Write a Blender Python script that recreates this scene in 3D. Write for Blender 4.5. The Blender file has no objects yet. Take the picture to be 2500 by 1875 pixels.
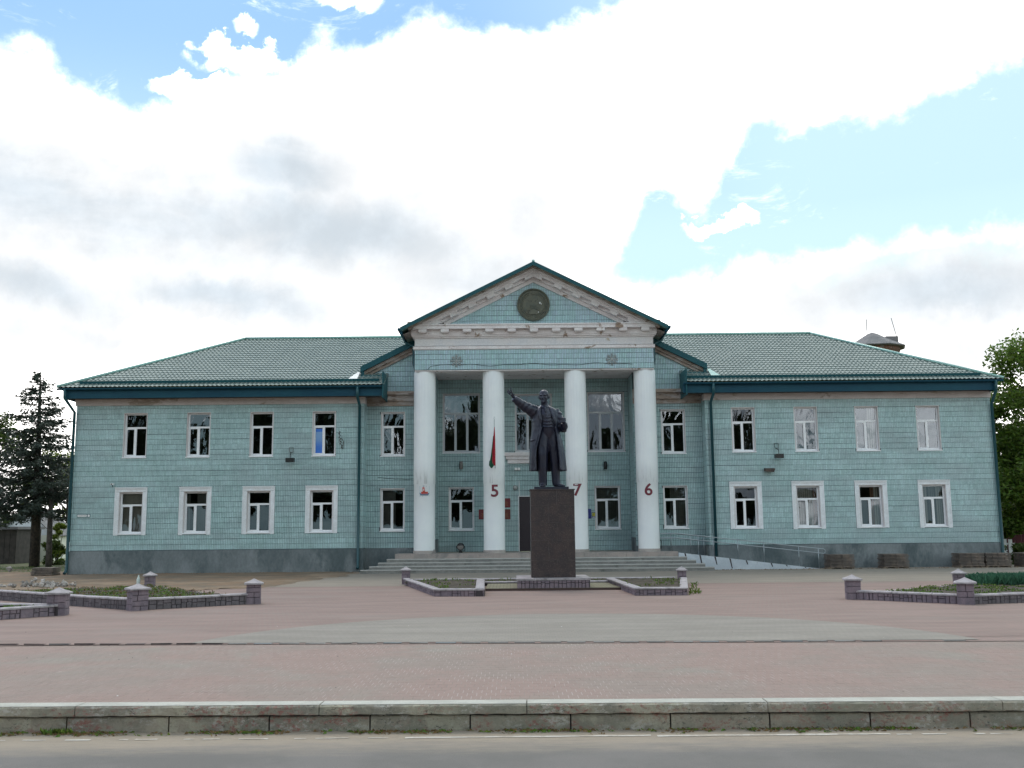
import bpy, bmesh, math, random
import numpy as np
from mathutils import Vector, Matrix, noise as mnoise
R = random.Random(7)
SC = bpy.context.scene
COL = SC.collection
rad = math.radians

# ------------------------------------------------------------------ camera
cam_d = bpy.data.cameras.new('camera'); cam = bpy.data.objects.new('camera', cam_d); COL.objects.link(cam)
cam_d.sensor_width = 36; cam_d.lens = 36 * 2470 / 2500.0; cam_d.clip_end = 3000; cam_d.clip_start = 0.05
PITCH = math.atan(356.5 / 2470); ROLL = 0.0095
cam.matrix_world = Matrix.Translation((0, 0, 1.7)) @ Matrix.Rotation(math.pi / 2 + PITCH, 4, 'X') @ Matrix.Rotation(-ROLL, 4, 'Z')
SC.camera = cam

# ------------------------------------------------------------------ light and sky
SUN_EL, SUN_AZ = rad(58), rad(-18)      # sun stands behind the building, a little to the left; azimuth measured from +Y towards +X
sun_d = bpy.data.lights.new('sun', 'SUN'); sun_d.energy = 0.65; sun_d.angle = rad(26); sun_d.color = (1, .90, .76)
sun = bpy.data.objects.new('sun', sun_d); COL.objects.link(sun)
sd = Vector((math.sin(SUN_AZ) * math.cos(SUN_EL), math.cos(SUN_AZ) * math.cos(SUN_EL), math.sin(SUN_EL)))
sun.rotation_euler = sd.to_track_quat('Z', 'Y').to_euler(); sun.location = sd * 60

SKY_GAIN = 0.115
CLOUD_WHITE, CLOUD_GREY = (1.85, 1.81, 1.76), (.41, .455, .495)
CLOUD_EDGE = (.60, .61, .62)
SKY_TINT = (.34, .51, .70)

def pix_dir(u, v):                     # direction of a point of the sky, used once to lay out the cloud banks
    x, y = u - 1250, v - 937.5
    c, s = math.cos(ROLL), math.sin(ROLL)
    xr, yr = c * x - s * y, s * x + c * y
    cp, sp = math.cos(PITCH), math.sin(PITCH)
    return Vector((xr, 2470 * cp + yr * sp, 2470 * sp - yr * cp)).normalized()
def azel(u, v):
    d = pix_dir(u, v); return math.atan2(d.x, d.y), math.asin(d.z)

class NT:
    def __init__(s, tree): s.t = tree; s.n = tree.nodes; s.l = tree.links
    def new(s, typ, **kw):
        n = s.n.new(typ)
        for k, v in kw.items(): setattr(n, k, v)
        return n
    def put(s, sock, v):
        if isinstance(v, bpy.types.NodeSocket): s.l.new(v, sock)
        elif v is not None: sock.default_value = v
    def m(s, op, a, b=None, c=None, clamp=False):
        n = s.new('ShaderNodeMath', operation=op, use_clamp=clamp)
        s.put(n.inputs[0], a); s.put(n.inputs[1], b)
        if c is not None: s.put(n.inputs[2], c)
        return n.outputs[0]
    def mr(s, v, a, b, c=0., d=1., smooth=True):
        n = s.new('ShaderNodeMapRange', interpolation_type='SMOOTHSTEP' if smooth else 'LINEAR')
        s.put(n.inputs[0], v); s.put(n.inputs[1], a); s.put(n.inputs[2], b); s.put(n.inputs[3], c); s.put(n.inputs[4], d)
        return n.outputs[0]
    def mix(s, f, a, b, mode='MIX'):
        n = s.new('ShaderNodeMix', data_type='RGBA', blend_type=mode)
        s.put(n.inputs[0], f)
        s.put(n.inputs[6], a if isinstance(a, bpy.types.NodeSocket) else (*a, 1)[:4])
        s.put(n.inputs[7], b if isinstance(b, bpy.types.NodeSocket) else (*b, 1)[:4])
        return n.outputs[2]
    def noise(s, vec, scale, detail=4, rough=.55, dist=0., dims='3D'):
        n = s.new('ShaderNodeTexNoise', noise_dimensions=dims)
        if vec is not None: s.put(n.inputs['Vector'], vec)
        n.inputs['Scale'].default_value = scale; n.inputs['Detail'].default_value = detail
        n.inputs['Roughness'].default_value = rough; n.inputs['Distortion'].default_value = dist
        return n.outputs[0]
    def mapping(s, vec, scale=(1, 1, 1), loc=(0, 0, 0), rot=(0, 0, 0)):
        n = s.new('ShaderNodeMapping'); s.put(n.inputs[0], vec)
        n.inputs[1].default_value = loc; n.inputs[2].default_value = rot; n.inputs[3].default_value = scale
        return n.outputs[0]
    def curve(s, x, pts, lo, hi, vlo, vhi):
        n = s.new('ShaderNodeFloatCurve')
        s.put(n.inputs[1], s.mr(x, lo, hi, 0, 1, False))
        cm = n.mapping.curves[0]; P = [((p[0] - lo) / (hi - lo), (p[1] - vlo) / (vhi - vlo)) for p in pts]
        P = [p for p in P if 0 <= p[0] <= 1]
        while len(cm.points) < len(P): cm.points.new(.5, .5)
        for q, p in zip(cm.points, P): q.location = p
        n.mapping.update()
        return s.m('MULTIPLY_ADD', n.outputs[0], vhi - vlo, vlo)

def build_world():
    w = bpy.data.worlds.new('World'); SC.world = w; w.use_nodes = True
    w.node_tree.nodes.clear(); t = NT(w.node_tree)
    sky = t.new('ShaderNodeTexSky', sky_type='NISHITA', sun_disc=False)
    sky.sun_elevation = SUN_EL; sky.sun_rotation = SUN_AZ; sky.altitude = 100; sky.air_density = 1.2; sky.dust_density = 2.0; sky.ozone_density = 1.5
    bg = t.new('ShaderNodeBackground'); out = t.new('ShaderNodeOutputWorld'); t.l.new(bg.outputs[0], out.inputs[0])
    tc = t.new('ShaderNodeTexCoord'); d = tc.outputs['Generated']
    sx = t.new('ShaderNodeSeparateXYZ'); t.l.new(d, sx.inputs[0])
    X, Y, Z = sx.outputs
    az = t.m('ARCTAN2', X, Y); el = t.m('ARCSINE', Z)
    n1 = t.m('SUBTRACT', t.noise(d, 7, 9, .62, .3), .5)
    n2 = t.m('SUBTRACT', t.noise(d, 26, 6, .6), .5)
    wob = t.m('ADD', t.m('MULTIPLY', n1, .085), t.m('MULTIPLY', n2, .055))
    def C(pts, lo=-.62, hi=.62):
        P = sorted(azel(*p) for p in pts)
        return t.curve(az, P, lo, hi, 0., .9)
    # upper-left blue: clear above this line
    top = C([(-300, 170), (0, 175), (110, 185), (200, 245), (300, 300), (400, 305), (470, 270), (600, 225), (680, 225), (780, 165), (870, 190), (1000, 105), (1100, 100), (1250, 110), (1400, 105), (1480, 85), (1600, 10), (1750, -160), (2000, -420), (2500, -500)])
    up = C([(-300, 900), (1380, 900), (1440, 690), (1530, 560), (1600, 440), (1700, 450), (1800, 325), (1950, 285), (2100, 275), (2300, 190), (2500, 85), (2900, -60)])
    lo = C([(-300, 700), (1300, 760), (1470, 740), (1600, 745), (1750, 720), (2000, 695), (2140, 655), (2300, 645), (2500, 620), (2900, 480)])
    e = t.m('ADD', el, wob)
    clearA = t.mr(t.m('SUBTRACT', e, top), -.012, .028)
    clearB = t.m('MULTIPLY', t.mr(t.m('SUBTRACT', up, e), -.012, .026), t.mr(t.m('SUBTRACT', e, lo), -.01, .04))
    clear = t.m('MAXIMUM', clearA, clearB)
    def puff(u, v, a, b, k):
        A, E = azel(u, v); da = t.m('SUBTRACT', az, A); de = t.m('SUBTRACT', e, E)
        q = t.m('ADD', t.m('POWER', t.m('DIVIDE', da, a), 2.), t.m('POWER', t.m('DIVIDE', de, b), 2.))
        return t.m('MULTIPLY', t.mr(t.m('ADD', q, t.m('MULTIPLY', n2, 4.)), .5, 1.5, 1, 0), k)
    for P in ((1765, 530, .035, .010, .95), (590, 130, .045, .016, .9), (470, 205, .05, .014, .85), (850, 12, .03, .012, .6), (600, 45, .012, .008, .5), (1560, 250, .02, .02, -.5)):
        if P[4] > 0: clear = t.m('MULTIPLY', clear, t.m('SUBTRACT', 1., puff(*P)))
    for P in ((1070, 265, .05, .008, .35), (1520, 270, .022, .022, .5), (1490, 160, .02, .012, .35)):
        clear = t.m('MAXIMUM', clear, puff(*P))
    wisps = t.mr(t.noise(t.mapping(d, (1, 1, 2.5)), 9, 8, .7, .6), .58, .78, 0, .4)
    clear = t.m('MULTIPLY', clear, t.m('SUBTRACT', 1., wisps))
    # everywhere else the same broken cumulus goes on
    front = t.m('MULTIPLY', t.mr(t.m('ABSOLUTE', az), .56, .8, 1, 0), t.mr(el, .62, .9, 1, 0))
    gen = t.noise(t.mapping(d, (1, 1, 2.2)), 2.6, 8, .6, .4)
    clear_gen = t.mr(gen, .52, .58, 1, 0)
    clear_gen = t.m('MULTIPLY', clear_gen, .95)
    clear = t.m('ADD', t.m('MULTIPLY', clear, front), t.m('MULTIPLY', clear_gen, t.m('SUBTRACT', 1., front)))
    # grey bases of the clouds
    st = t.mapping(d, (1, 1, 3.2))
    g1 = t.noise(st, 3.4, 6, .55, .5)
    def blob(u, v, a, b, k=1., tilt=0.):
        A, E = azel(u, v)
        da = t.m('SUBTRACT', az, A); de = t.m('SUBTRACT', t.m('ADD', el, t.m('MULTIPLY', n1, .09)), E)
        if tilt: de = t.m('MULTIPLY_ADD', da, tilt, de)
        q = t.m('ADD', t.m('POWER', t.m('DIVIDE', da, a), 2.), t.m('POWER', t.m('DIVIDE', de, b), 2.))
        return t.m('MULTIPLY', t.m('EXPONENT', t.m('MULTIPLY', q, -1.)), k)
    greys = [blob(120, 490, .24, .045, .8, .10), blob(700, 415, .07, .035, .75), blob(700, 550, .24, .042, .72, .06), blob(1180, 560, .10, .05, .36),
             blob(60, 690, .10, .028, .62, .2), blob(560, 735, .12, .024, .7), blob(130, 820, .12, .018, .3), blob(2330, 690, .15, .035, .62), blob(1150, 690, .1, .05, .45), blob(1950, 740, .12, .03, .35), blob(2450, 840, .1, .03, .3)]
    g = greys[0]
    for q in greys[1:]: g = t.m('MAXIMUM', g, q)
    g = t.m('MULTIPLY', g, t.mr(g1, .25, .65, .55, 1.25))
    ggen = t.mr(g1, .46, .62, 0, .9)
    g = t.m('ADD', t.m('MULTIPLY', g, front), t.m('MULTIPLY', ggen, t.m('SUBTRACT', 1., front)))
    g = t.mr(g, .02, .85, 0, 1, False)
    soft = t.mr(t.noise(d, 16, 6, .6), .35, .7, .9, 1.06)
    cl = t.mix(t.mr(g, 0, .30), CLOUD_WHITE, CLOUD_EDGE)
    cl = t.mix(t.mr(g, .18, 1.), cl, CLOUD_GREY)
    cl = t.mix(1., cl, soft, 'MULTIPLY')
    skyc = t.mix(1., sky.outputs[0], tuple(SKY_GAIN * q for q in SKY_TINT), 'MULTIPLY')
    # a thin veil whitens the blue towards the horizon
    veil = t.m('MAXIMUM', t.mr(el, .5, .26, .04, .9), t.m('MULTIPLY', t.mr(az, -.15, .3), .82))
    skyc = t.mix(veil, skyc, (.42, .57, .58))
    fin = t.mix(clear, cl, skyc)
    # background strength stays at 0.1, the colours carry the rest
    fin = t.mix(1., fin, (10., 10., 10.), 'MULTIPLY')
    t.l.new(fin, bg.inputs[0]); bg.inputs[1].default_value = .1
    w.cycles.sampling_method = 'MANUAL'; w.cycles.sample_map_resolution = 512
build_world()
SC.view_settings.view_transform = 'Standard'; SC.view_settings.look = 'None'; SC.view_settings.exposure = 0.85; SC.view_settings.gamma = 1
SC.view_settings.use_curve_mapping = False
SC.render.engine = 'CYCLES'
try:
    SC.cycles.use_denoising = True; SC.cycles.max_bounces = 6; SC.cycles.transparent_max_bounces = 12
    SC.cycles.sample_clamp_indirect = 4
except Exception: pass

# ------------------------------------------------------------------ materials
MATS = {}
def mat(name, col, rough=.8, col2=None, nscale=3., nlo=.4, nhi=.6, island=0., bump=0., bscale=40., metal=0., spec=.5, stain=None, sscale=1.2, slo=.55, shi=.7, map_scale=(1, 1, 1), coat=0., fn=None, hue=0., grain=.1):
    if name in MATS: return MATS[name]
    m = bpy.data.materials.new(name); m.use_nodes = True; t = NT(m.node_tree); t.n.clear()
    b = t.new('ShaderNodeBsdfPrincipled'); o = t.new('ShaderNodeOutputMaterial'); t.l.new(b.outputs[0], o.inputs[0])
    tc = t.new('ShaderNodeTexCoord'); v = tc.outputs['Object']
    if map_scale != (1, 1, 1): v = t.mapping(v, map_scale)
    c = None
    if col2 is not None: c = t.mix(t.mr(t.noise(v, nscale, 6, .6), nlo, nhi), col, col2)
    if stain is not None: c = t.mix(t.mr(t.noise(v, sscale, 7, .65, .3), slo, shi), c if c is not None else col, stain)
    if c is None: c = t.mix(0., col, col)
    fine = t.noise(v, bscale, 3, .6)
    c = t.mix(1., c, t.mr(fine, .25, .75, 1 - grain, 1 + grain), 'MULTIPLY')
    if island or hue:
        g = t.new('ShaderNodeNewGeometry')
        if island: c = t.mix(1., c, t.mr(g.outputs['Random Per Island'], 0, 1, 1 - island, 1 + island, False), 'MULTIPLY')
        if hue:
            h = t.new('ShaderNodeHueSaturation'); t.l.new(c, h.inputs['Color'])
            t.put(h.inputs['Hue'], t.mr(t.m('FRACT', t.m('MULTIPLY', g.outputs['Random Per Island'], 7.31)), 0, 1, .5 - hue, .5 + hue, False)); c = h.outputs[0]
    if fn: c = fn(t, v, c, b)
    t.l.new(c, b.inputs['Base Color'])
    b.inputs['Roughness'].default_value = rough; b.inputs['Metallic'].default_value = metal
    b.inputs['Specular IOR Level'].default_value = spec; b.inputs['Coat Weight'].default_value = coat
    if bump:
        bp = t.new('ShaderNodeBump'); bp.inputs['Strength'].default_value = min(1, bump); bp.inputs['Distance'].default_value = .01
        t.l.new(fine, bp.inputs['Height']); t.l.new(bp.outputs[0], b.inputs['Normal'])
    MATS[name] = m; return m

def fn_tiles(t, v, c, b):
    # grey weathering in soft patches and rows of differently fired tiles
    n = t.noise(t.mapping(v, (.35, .35, .8)), 1.6, 5, .55)
    c = t.mix(t.mr(n, .42, .68, 0., .55), c, (.31, .39, .41))
    n3 = t.noise(t.mapping(v, (2.6, 2.6, .25)), 1.3, 5, .6)
    c = t.mix(t.mr(n3, .55, .78, 0, .3), c, (.21, .27, .28))
    n2 = t.noise(t.mapping(v, (.6, .6, 3.2)), 1.0, 3, .5)
    return t.mix(1., c, t.mr(n2, .3, .7, .93, 1.07), 'MULTIPLY')
M_TILE = mat('glazed facade tile', (.345, .50, .505), .38, (.385, .54, .55), 1.1, island=.08, hue=.008, spec=.45, fn=fn_tiles, bump=.05, bscale=30)
M_TILE_BLUE = mat('glazed facade tile bluish', (0.416, 0.572, 0.630), .36, (0.374, 0.551, 0.578), .9, island=.09, spec=.45, hue=.02, bump=.05, bscale=30)
M_MORTAR = mat('dark tile joint mortar', (.07, .10, .112), .9, (.105, .135, .14), 1.5)
M_PLINTH = mat('grey plinth render', (.14, .165, .175), .85, (.215, .24, .25), .9, .38, .62, bump=.3, bscale=14, stain=(.085, .11, .118), sscale=.8, slo=.46, shi=.66, map_scale=(1, 1, .55))
M_PLASTER = mat('painted moulding plaster', (.68, .63, .63), .85, (.74, .71, .71), 1.7, bump=.4, bscale=25, stain=(.30, .22, .17), sscale=2.1, slo=.60, shi=.66)
M_BAND = mat('flaking cornice band paint', (.56, .50, .48), .85, (.62, .565, .55), 1.7, bump=.4, bscale=25, stain=(.36, .30, .255), sscale=.75, slo=.58, shi=.64, map_scale=(1, 1, 2.5))
M_PLASTER_CLEAN = mat('pale frieze paint', (.62, .62, .64), .8, (.66, .64, .64), 1.3, bump=.2, bscale=25, stain=(.42, .35, .26), sscale=1.2, slo=.66, shi=.72)
M_PLASTER_WORN = mat('peeling moulding plaster', (.42, .375, .35), .9, (.33, .26, .215), 2.2, .42, .56, bump=.8, bscale=18, stain=(.2, .155, .13), sscale=3.5, slo=.54, shi=.62, map_scale=(.6, 1, 2.2))
M_SURROUND = mat('white window surround paint', (.77, .80, .83), .75, (.70, .72, .74), 3, bump=.2)
M_REVEAL = mat('window reveal plaster', (.6, .57, .57), .8)
M_PVC = mat('white plastic frame', (.8, .81, .83), .35)
M_PVC_DULL = mat('dull plastic frame', (.5, .52, .55), .45)
def fn_col(t, v, c, b):
    sx = t.new('ShaderNodeSeparateXYZ'); t.l.new(v, sx.inputs[0])
    z = sx.outputs[2]
    n = t.noise(t.mapping(v, (9, 9, .9)), 1.0, 5, .65)
    band = t.m('MULTIPLY', t.mr(z, 3.58, 3.62, 0, 1), t.mr(z, 3.7, 4.3, 1, 0))
    c = t.mix(t.m('MULTIPLY', t.mr(n, .5, .68), t.m('MULTIPLY', band, .4)), c, (.2, .2, .2))
    n2 = t.noise(t.mapping(v, (7, 7, .5)), 1.0, 5, .65)
    return t.mix(t.m('MULTIPLY', t.mr(n2, .58, .8), .12), c, (.38, .4, .42))
M_COLUMN = mat('white column paint', (.80, .83, .84), .6, (.77, .80, .82), 1.5, bump=0, bscale=12, fn=fn_col, grain=.01)
M_STONE_LT = mat('pinkish stone facing', (.42, .385, .36), .7, (.36, .32, .30), 2, bump=.2, stain=(.26, .24, .22), slo=.5, shi=.7, island=.1)
def fn_roof(t, v, c, b):
    return c
M_ROOF = mat('pale green metal roof tile', (.155, .205, .195), .5, (.185, .235, .222), 1.2, metal=.05, spec=.38)
M_TRIM = mat('dark teal sheet trim', (.005, .068, .085), .5, (.008, .08, .095), 1, spec=.3)
M_FASCIA = mat('dark blue fascia sheet', (.004, .052, .088), .55, (.006, .062, .095), 1, spec=.25)
M_SEAM = mat('ridge cap metal', (.27, .46, .42), .3, spec=.6, metal=.2)
M_PIPE = mat('teal downpipe', (.007, .06, .075), .3)
M_STEEL = mat('railing steel', (.33, .37, .40), .28, metal=.75)
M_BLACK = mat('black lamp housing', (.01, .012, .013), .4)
M_GREYBOX = mat('grey metal fitting', (.16, .15, .14), .5)
M_BROWNBOX = mat('rusty brown bracket', (.085, .06, .05), .8, (.05, .04, .035), 9)
def fn_steps(t, v, c, b):
    return c
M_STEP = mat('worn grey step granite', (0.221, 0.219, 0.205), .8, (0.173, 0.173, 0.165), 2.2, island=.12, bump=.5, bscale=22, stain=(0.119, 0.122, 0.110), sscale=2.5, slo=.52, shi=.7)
M_STEPTOP = mat('step tread with painted light', (0.433, 0.426, 0.407), .75, (0.371, 0.366, 0.349), 4)  # treads paler than risers; light on their tops is put into the colour
M_LANDING = mat('pink granite landing slab', (.33, .28, .255), .7, (.26, .235, .22), 2.3, island=.12, bump=.3, stain=(.2, .19, .18), slo=.55, shi=.7)
M_RAMP = mat('whitewashed ramp side', (.52, .57, .62), .85, (.44, .49, .54), 2, bump=.4, stain=(.28, .3, .3), sscale=3, slo=.6, shi=.68)
M_RAMPTOP = mat('ramp concrete', (.25, .26, .26), .9, (.2, .2, .2), 3)
def fn_gran(t, v, c, b):
    vo = t.new('ShaderNodeTexVoronoi'); vo.inputs['Scale'].default_value = 26; t.put(vo.inputs['Vector'], t.mapping(v, (1, 1, 1.2)))
    c = t.mix(t.mr(vo.outputs['Distance'], .12, .30, .8, 0), c, (.16, .125, .11))
    vo2 = t.new('ShaderNodeTexVoronoi'); vo2.inputs['Scale'].default_value = 60; t.put(vo2.inputs['Vector'], v)
    return t.mix(t.mr(vo2.outputs['Distance'], .1, .22, .45, 0), c, (.2, .19, .19))
M_GRANITE = mat('dark brown polished granite', (.042, .033, .035), .4, (.06, .043, .042), 3, island=.10, fn=fn_gran, spec=.35)
M_JOINT_LT = mat('pale granite joint', (.12, .105, .1), .9)
M_BRONZE = mat('dark painted bronze', (0.016, 0.020, 0.042), .36, (0.022, 0.023, 0.040), 2.2, spec=.6, metal=.25, bump=.12, bscale=20, stain=(0.033, 0.038, 0.057), sscale=3, slo=.6, shi=.8)
M_STONE_PUR = mat('mauve clad stone', (.25, .195, .225), .85, (.19, .155, .185), 5, island=.22, bump=.7, bscale=30, stain=(.12, .105, .12), sscale=6, slo=.58, shi=.7, hue=.02)
M_STONE_GREY = mat('weathered clad stone', (.18, .155, .17), .88, (.13, .115, .125), 5, island=.22, bump=.7, bscale=30, stain=(.09, .085, .09), sscale=6, slo=.55, shi=.7)
M_GROUT = mat('dark stone grout', (.055, .045, .05), .95)
M_COPE = mat('weathered coping concrete', (.38, .345, .36), .85, (.30, .275, .285), 5, island=.08, bump=.6, bscale=28, stain=(.2, .185, .19), sscale=5, slo=.56, shi=.7)
M_BRONZE_EMB = mat('tarnished emblem relief', (.085, .095, .075), .55, (.12, .12, .085), 5, metal=.1, stain=(.03, .04, .04), sscale=5)
M_WHITEFLECK = mat('chipped white plaster', (.65, .66, .64), .8)
M_ROSETTE = mat('pale grey rosette plaster', (.36, .385, .385), .8, (.3, .33, .33), 9)
M_RED = mat('maroon digit sheet', (.15, .02, .035), .5)
M_FLAGRED = mat('red flag cloth', (.42, .018, .035), .8, (.34, .015, .03), 4)
M_FLAGGREEN = mat('green flag cloth', (.012, .1, .05), .8)
M_WHITE = mat('white paint', (.75, .76, .76), .6)
M_PLAQUE = mat('dark red plaque', (.14, .015, .022), .35)
M_GOLD = mat('gilded lettering', (.3, .15, .06), .5)
M_BLUE = mat('blue enamel sign', (.01, .025, .19), .4)
M_YELLOW = mat('yellow sticker', (.55, .52, .05), .5)
M_DOOR = mat('dark maroon door leaf', (.022, .013, .02), .4, bump=.1)
M_DARK = mat('unlit interior', (.05, .047, .045), .95, (.03, .03, .03), 1)
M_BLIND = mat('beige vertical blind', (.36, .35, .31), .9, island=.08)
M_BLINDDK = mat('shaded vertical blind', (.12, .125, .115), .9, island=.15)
M_CURTAIN = mat('brown curtain', (.22, .12, .08), .9)
M_BLUEFILM = mat('blue window film', (.05, .18, .6), .3, fn=lambda t, v, c, b: t.mix(t.mr(t.m('FRACT', t.m('MULTIPLY', 1., (lambda s: (t.l.new(v, s.inputs[0]), s.outputs[2])[1])(t.new('ShaderNodeSeparateXYZ')))), .3, .8, 0, .7), c, (.25, .42, .62)))

def glass(name, refl, wav, tint=.8):
    m = bpy.data.materials.new(name); m.use_nodes = True; t = NT(m.node_tree); t.n.clear()
    o = t.new('ShaderNodeOutputMaterial'); mx = t.new('ShaderNodeMixShader')
    tr = t.new('ShaderNodeBsdfTransparent'); tr.inputs[0].default_value = (tint, tint * 1.01, tint, 1)
    gl = t.new('ShaderNodeBsdfGlossy'); gl.inputs['Roughness'].default_value = .0; gl.inputs[0].default_value = (.80, .90, 1, 1)
    tc = t.new('ShaderNodeTexCoord')
    n = t.noise(t.mapping(tc.outputs['Object'], (1, 1, .55), rot=(0, .7, 0)), 1.7, 2.5, .5, .6)
    bp = t.new('ShaderNodeBump'); bp.inputs['Strength'].default_value = wav; bp.inputs['Distance'].default_value = .022
    t.l.new(n, bp.inputs['Height']); t.l.new(bp.outputs[0], gl.inputs['Normal'])
    fr = t.new('ShaderNodeFresnel'); fr.inputs[0].default_value = 1.5
    f = t.m('ADD', fr.outputs[0], refl, clamp=True)
    t.l.new(f, mx.inputs[0]); t.l.new(tr.outputs[0], mx.inputs[1]); t.l.new(gl.outputs[0], mx.inputs[2]); t.l.new(mx.outputs[0], o.inputs[0])
    return m
G_UP = glass('rippled upper glass', .07, .5)
G_LOW = glass('lower window glass', .045, .12, .7)
G_SKY = glass('sky bright glass', .085, .22)

def bricktex(name, c1, c2, mortar, bw, rh, ms=.05, stain=None, rough=.85, extra=None):
    m = bpy.data.materials.new(name); m.use_nodes = True; t = NT(m.node_tree); t.n.clear()
    b = t.new('ShaderNodeBsdfPrincipled'); o = t.new('ShaderNodeOutputMaterial'); t.l.new(b.outputs[0], o.inputs[0])
    v = t.new('ShaderNodeTexCoord').outputs['Object']
    br = t.new('ShaderNodeTexBrick'); br.offset = .5; t.put(br.inputs['Vector'], v)
    br.inputs['Color1'].default_value = (*c1, 1); br.inputs['Color2'].default_value = (*c2, 1); br.inputs['Mortar'].default_value = (*mortar, 1)
    br.inputs['Scale'].default_value = 1; br.inputs['Mortar Size'].default_value = ms; br.inputs['Brick Width'].default_value = bw; br.inputs['Row Height'].default_value = rh
    br.inputs['Mortar Smooth'].default_value = .3
    c = br.outputs[0]
    if stain: c = t.mix(t.mr(t.noise(v, .35, 7, .65), .42, .68, 0, .7), c, stain)
    c = t.mix(1., c, t.mr(t.noise(t.mapping(v, (.4, 1.6, 1)), 1.1, 6, .6), .3, .7, .9, 1.1), 'MULTIPLY')
    if extra: c = extra(t, v, c)
    t.l.new(c, b.inputs['Base Color']); b.inputs['Roughness'].default_value = rough; b.inputs['Specular IOR Level'].default_value = .25
    bp = t.new('ShaderNodeBump'); bp.inputs['Strength'].default_value = .3; bp.inputs['Distance'].default_value = .004
    t.l.new(t.m('SUBTRACT', 1., br.outputs[1]), bp.inputs['Height']); t.l.new(bp.outputs[0], b.inputs['Normal'])
    return m
def redpatch(t, v, c):
    return t.mix(t.mr(t.noise(t.mapping(v, (.5, 1, 1)), .45, 5, .6), .5, .7, 0, .35), c, (.25, .22, .195))
M_PAVE_PINK = bricktex('pink plaza pavers', (0.264, 0.184, 0.162), (0.246, 0.178, 0.156), (0.250, 0.204, 0.178), .1, .2, .006, extra=redpatch)
M_PAVE_GREY = bricktex('grey plaza pavers', (0.267, 0.240, 0.208), (0.251, 0.225, 0.198), (0.235, 0.210, 0.183), .1, .2, .006)
M_PAVE_GREY2 = bricktex('grey forecourt pavers', (0.262, 0.229, 0.192), (0.245, 0.214, 0.178), (0.235, 0.205, 0.169), .1, .2, .006, stain=(0.241, 0.210, 0.178))
M_PAVE_YEL = bricktex('mossy platform pavers', (.26, .235, .16), (.22, .2, .15), (.1, .1, .07), .2, .1, .01)
M_PAVER = mat('pink paving block', (0.272, 0.190, 0.162), .85, (0.248, 0.194, 0.165), .5, .42, .62, island=.035, bump=.3, bscale=60, stain=(0.248, 0.214, 0.180), sscale=.45, slo=.5, shi=.68)
M_SANDJOINT = mat('pale joint sand', (.37, .32, .285), .95, (.23, .185, .155), 1.6, .42, .6)
def fn_road(t, v, c, b):
    sx = t.new('ShaderNodeSeparateXYZ'); t.l.new(v, sx.inputs[0]); y = sx.outputs[1]
    n = t.noise(t.mapping(v, (.35, 1.6, 1)), 1.5, 8, .75); n2 = t.noise(t.mapping(v, (.8, 2.5, 1)), 3.5, 6, .7)
    yy = t.m('ADD', t.m('ADD', y, t.m('MULTIPLY', t.m('SUBTRACT', n, .5), .9)), t.m('MULTIPLY', t.m('SUBTRACT', n2, .5), .35))
    f = t.m('MULTIPLY', t.mr(yy, 9.2, 9.95, 0, .95), t.mr(n2, .25, .6, .8, 1.))
    c = t.mix(f, c, (.36, .30, .235))
    c = t.mix(t.mr(t.noise(v, 55, 4, .7), .60, .68, 0, .35), c, (.07, .06, .05))
    return t.mix(t.mr(t.noise(v, 120, 2, .6), .58, .75, 0, .5), c, (.3, .29, .28))
M_ROAD = mat('dusty asphalt', (0.164, 0.153, 0.141), .9, (0.190, 0.175, 0.163), .9, bump=.6, bscale=120, fn=fn_road, spec=.25)
def fn_line(t, v, c, b):
    return c
M_LINE = mat('worn road paint', (.56, .52, .46), .8, (.42, .365, .30), 6, .45, .6)
def fn_kerb(t, v, c, b):
    def speck(loc, s1, s2, lo, hi, mlo, mhi, k, col, c):
        n = t.noise(t.mapping(v, (1, 1, 1.6), loc=loc), s1, 6, .8)
        msk = t.mr(t.noise(t.mapping(v, (1, 1, 1.5), loc=loc), s2, 4, .6), mlo, mhi)
        return t.mix(t.m('MULTIPLY', t.m('MULTIPLY', t.mr(n, lo, hi), msk), k), c, col)
    c = speck((0, 0, 0), .9, 1.2, .45, .6, .0, .01, .5, (.27, .27, .21), c)
    c = speck((3, 1, 0), 16, 1.9, .50, .58, .46, .60, .75, (.30, .105, .09), c)
    c = speck((9, 4, 2), 14, 1.6, .50, .57, .46, .60, .75, (.50, .47, .43), c)
    return speck((5, 7, 1), 22, 2.5, .55, .62, .40, .6, .8, (.06, .06, .055), c)
M_KERB = mat('weathered kerb concrete', (0.346, 0.304, 0.242), .9, (0.244, 0.224, 0.183), 2.2, island=.12, bump=.9, bscale=45, stain=(0.399, 0.364, 0.285), sscale=1.9, slo=.5, shi=.6, fn=fn_kerb)
M_KERBTOP = mat('pale coping top', (.46, .45, .40), .85, (.40, .39, .345), 3, bump=.4, bscale=60, stain=(.36, .36, .34), sscale=4, slo=.6, shi=.72)
M_DIRT = mat('trampled brown dirt', (.185, .120, .072), .95, (.14, .105, .07), .9, .42, .58, bump=1, bscale=9, stain=(.23, .165, .11), sscale=.5, slo=.50, shi=.64)
M_SOIL = mat('dark bed soil', (.045, .036, .025), .95, (.07, .055, .038), 5, bump=1, bscale=12)
M_GRASS = mat('meadow ground', (.07, .1, .03), .95, (.11, .1, .05), 1.2)
M_WEED = mat('green weed leaf', (.11, .175, .02), .7, island=.35, hue=.03)
M_WEEDDRY = mat('dry weed', (.2, .13, .06), .9, island=.3)
M_ONION = mat('blue green onion leaf', (.06, .17, .10), .5, island=.25)
M_BARK = mat('dark bark', (.06, .045, .035), .95, (.03, .025, .02), 8, bump=.8, bscale=15)
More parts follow.
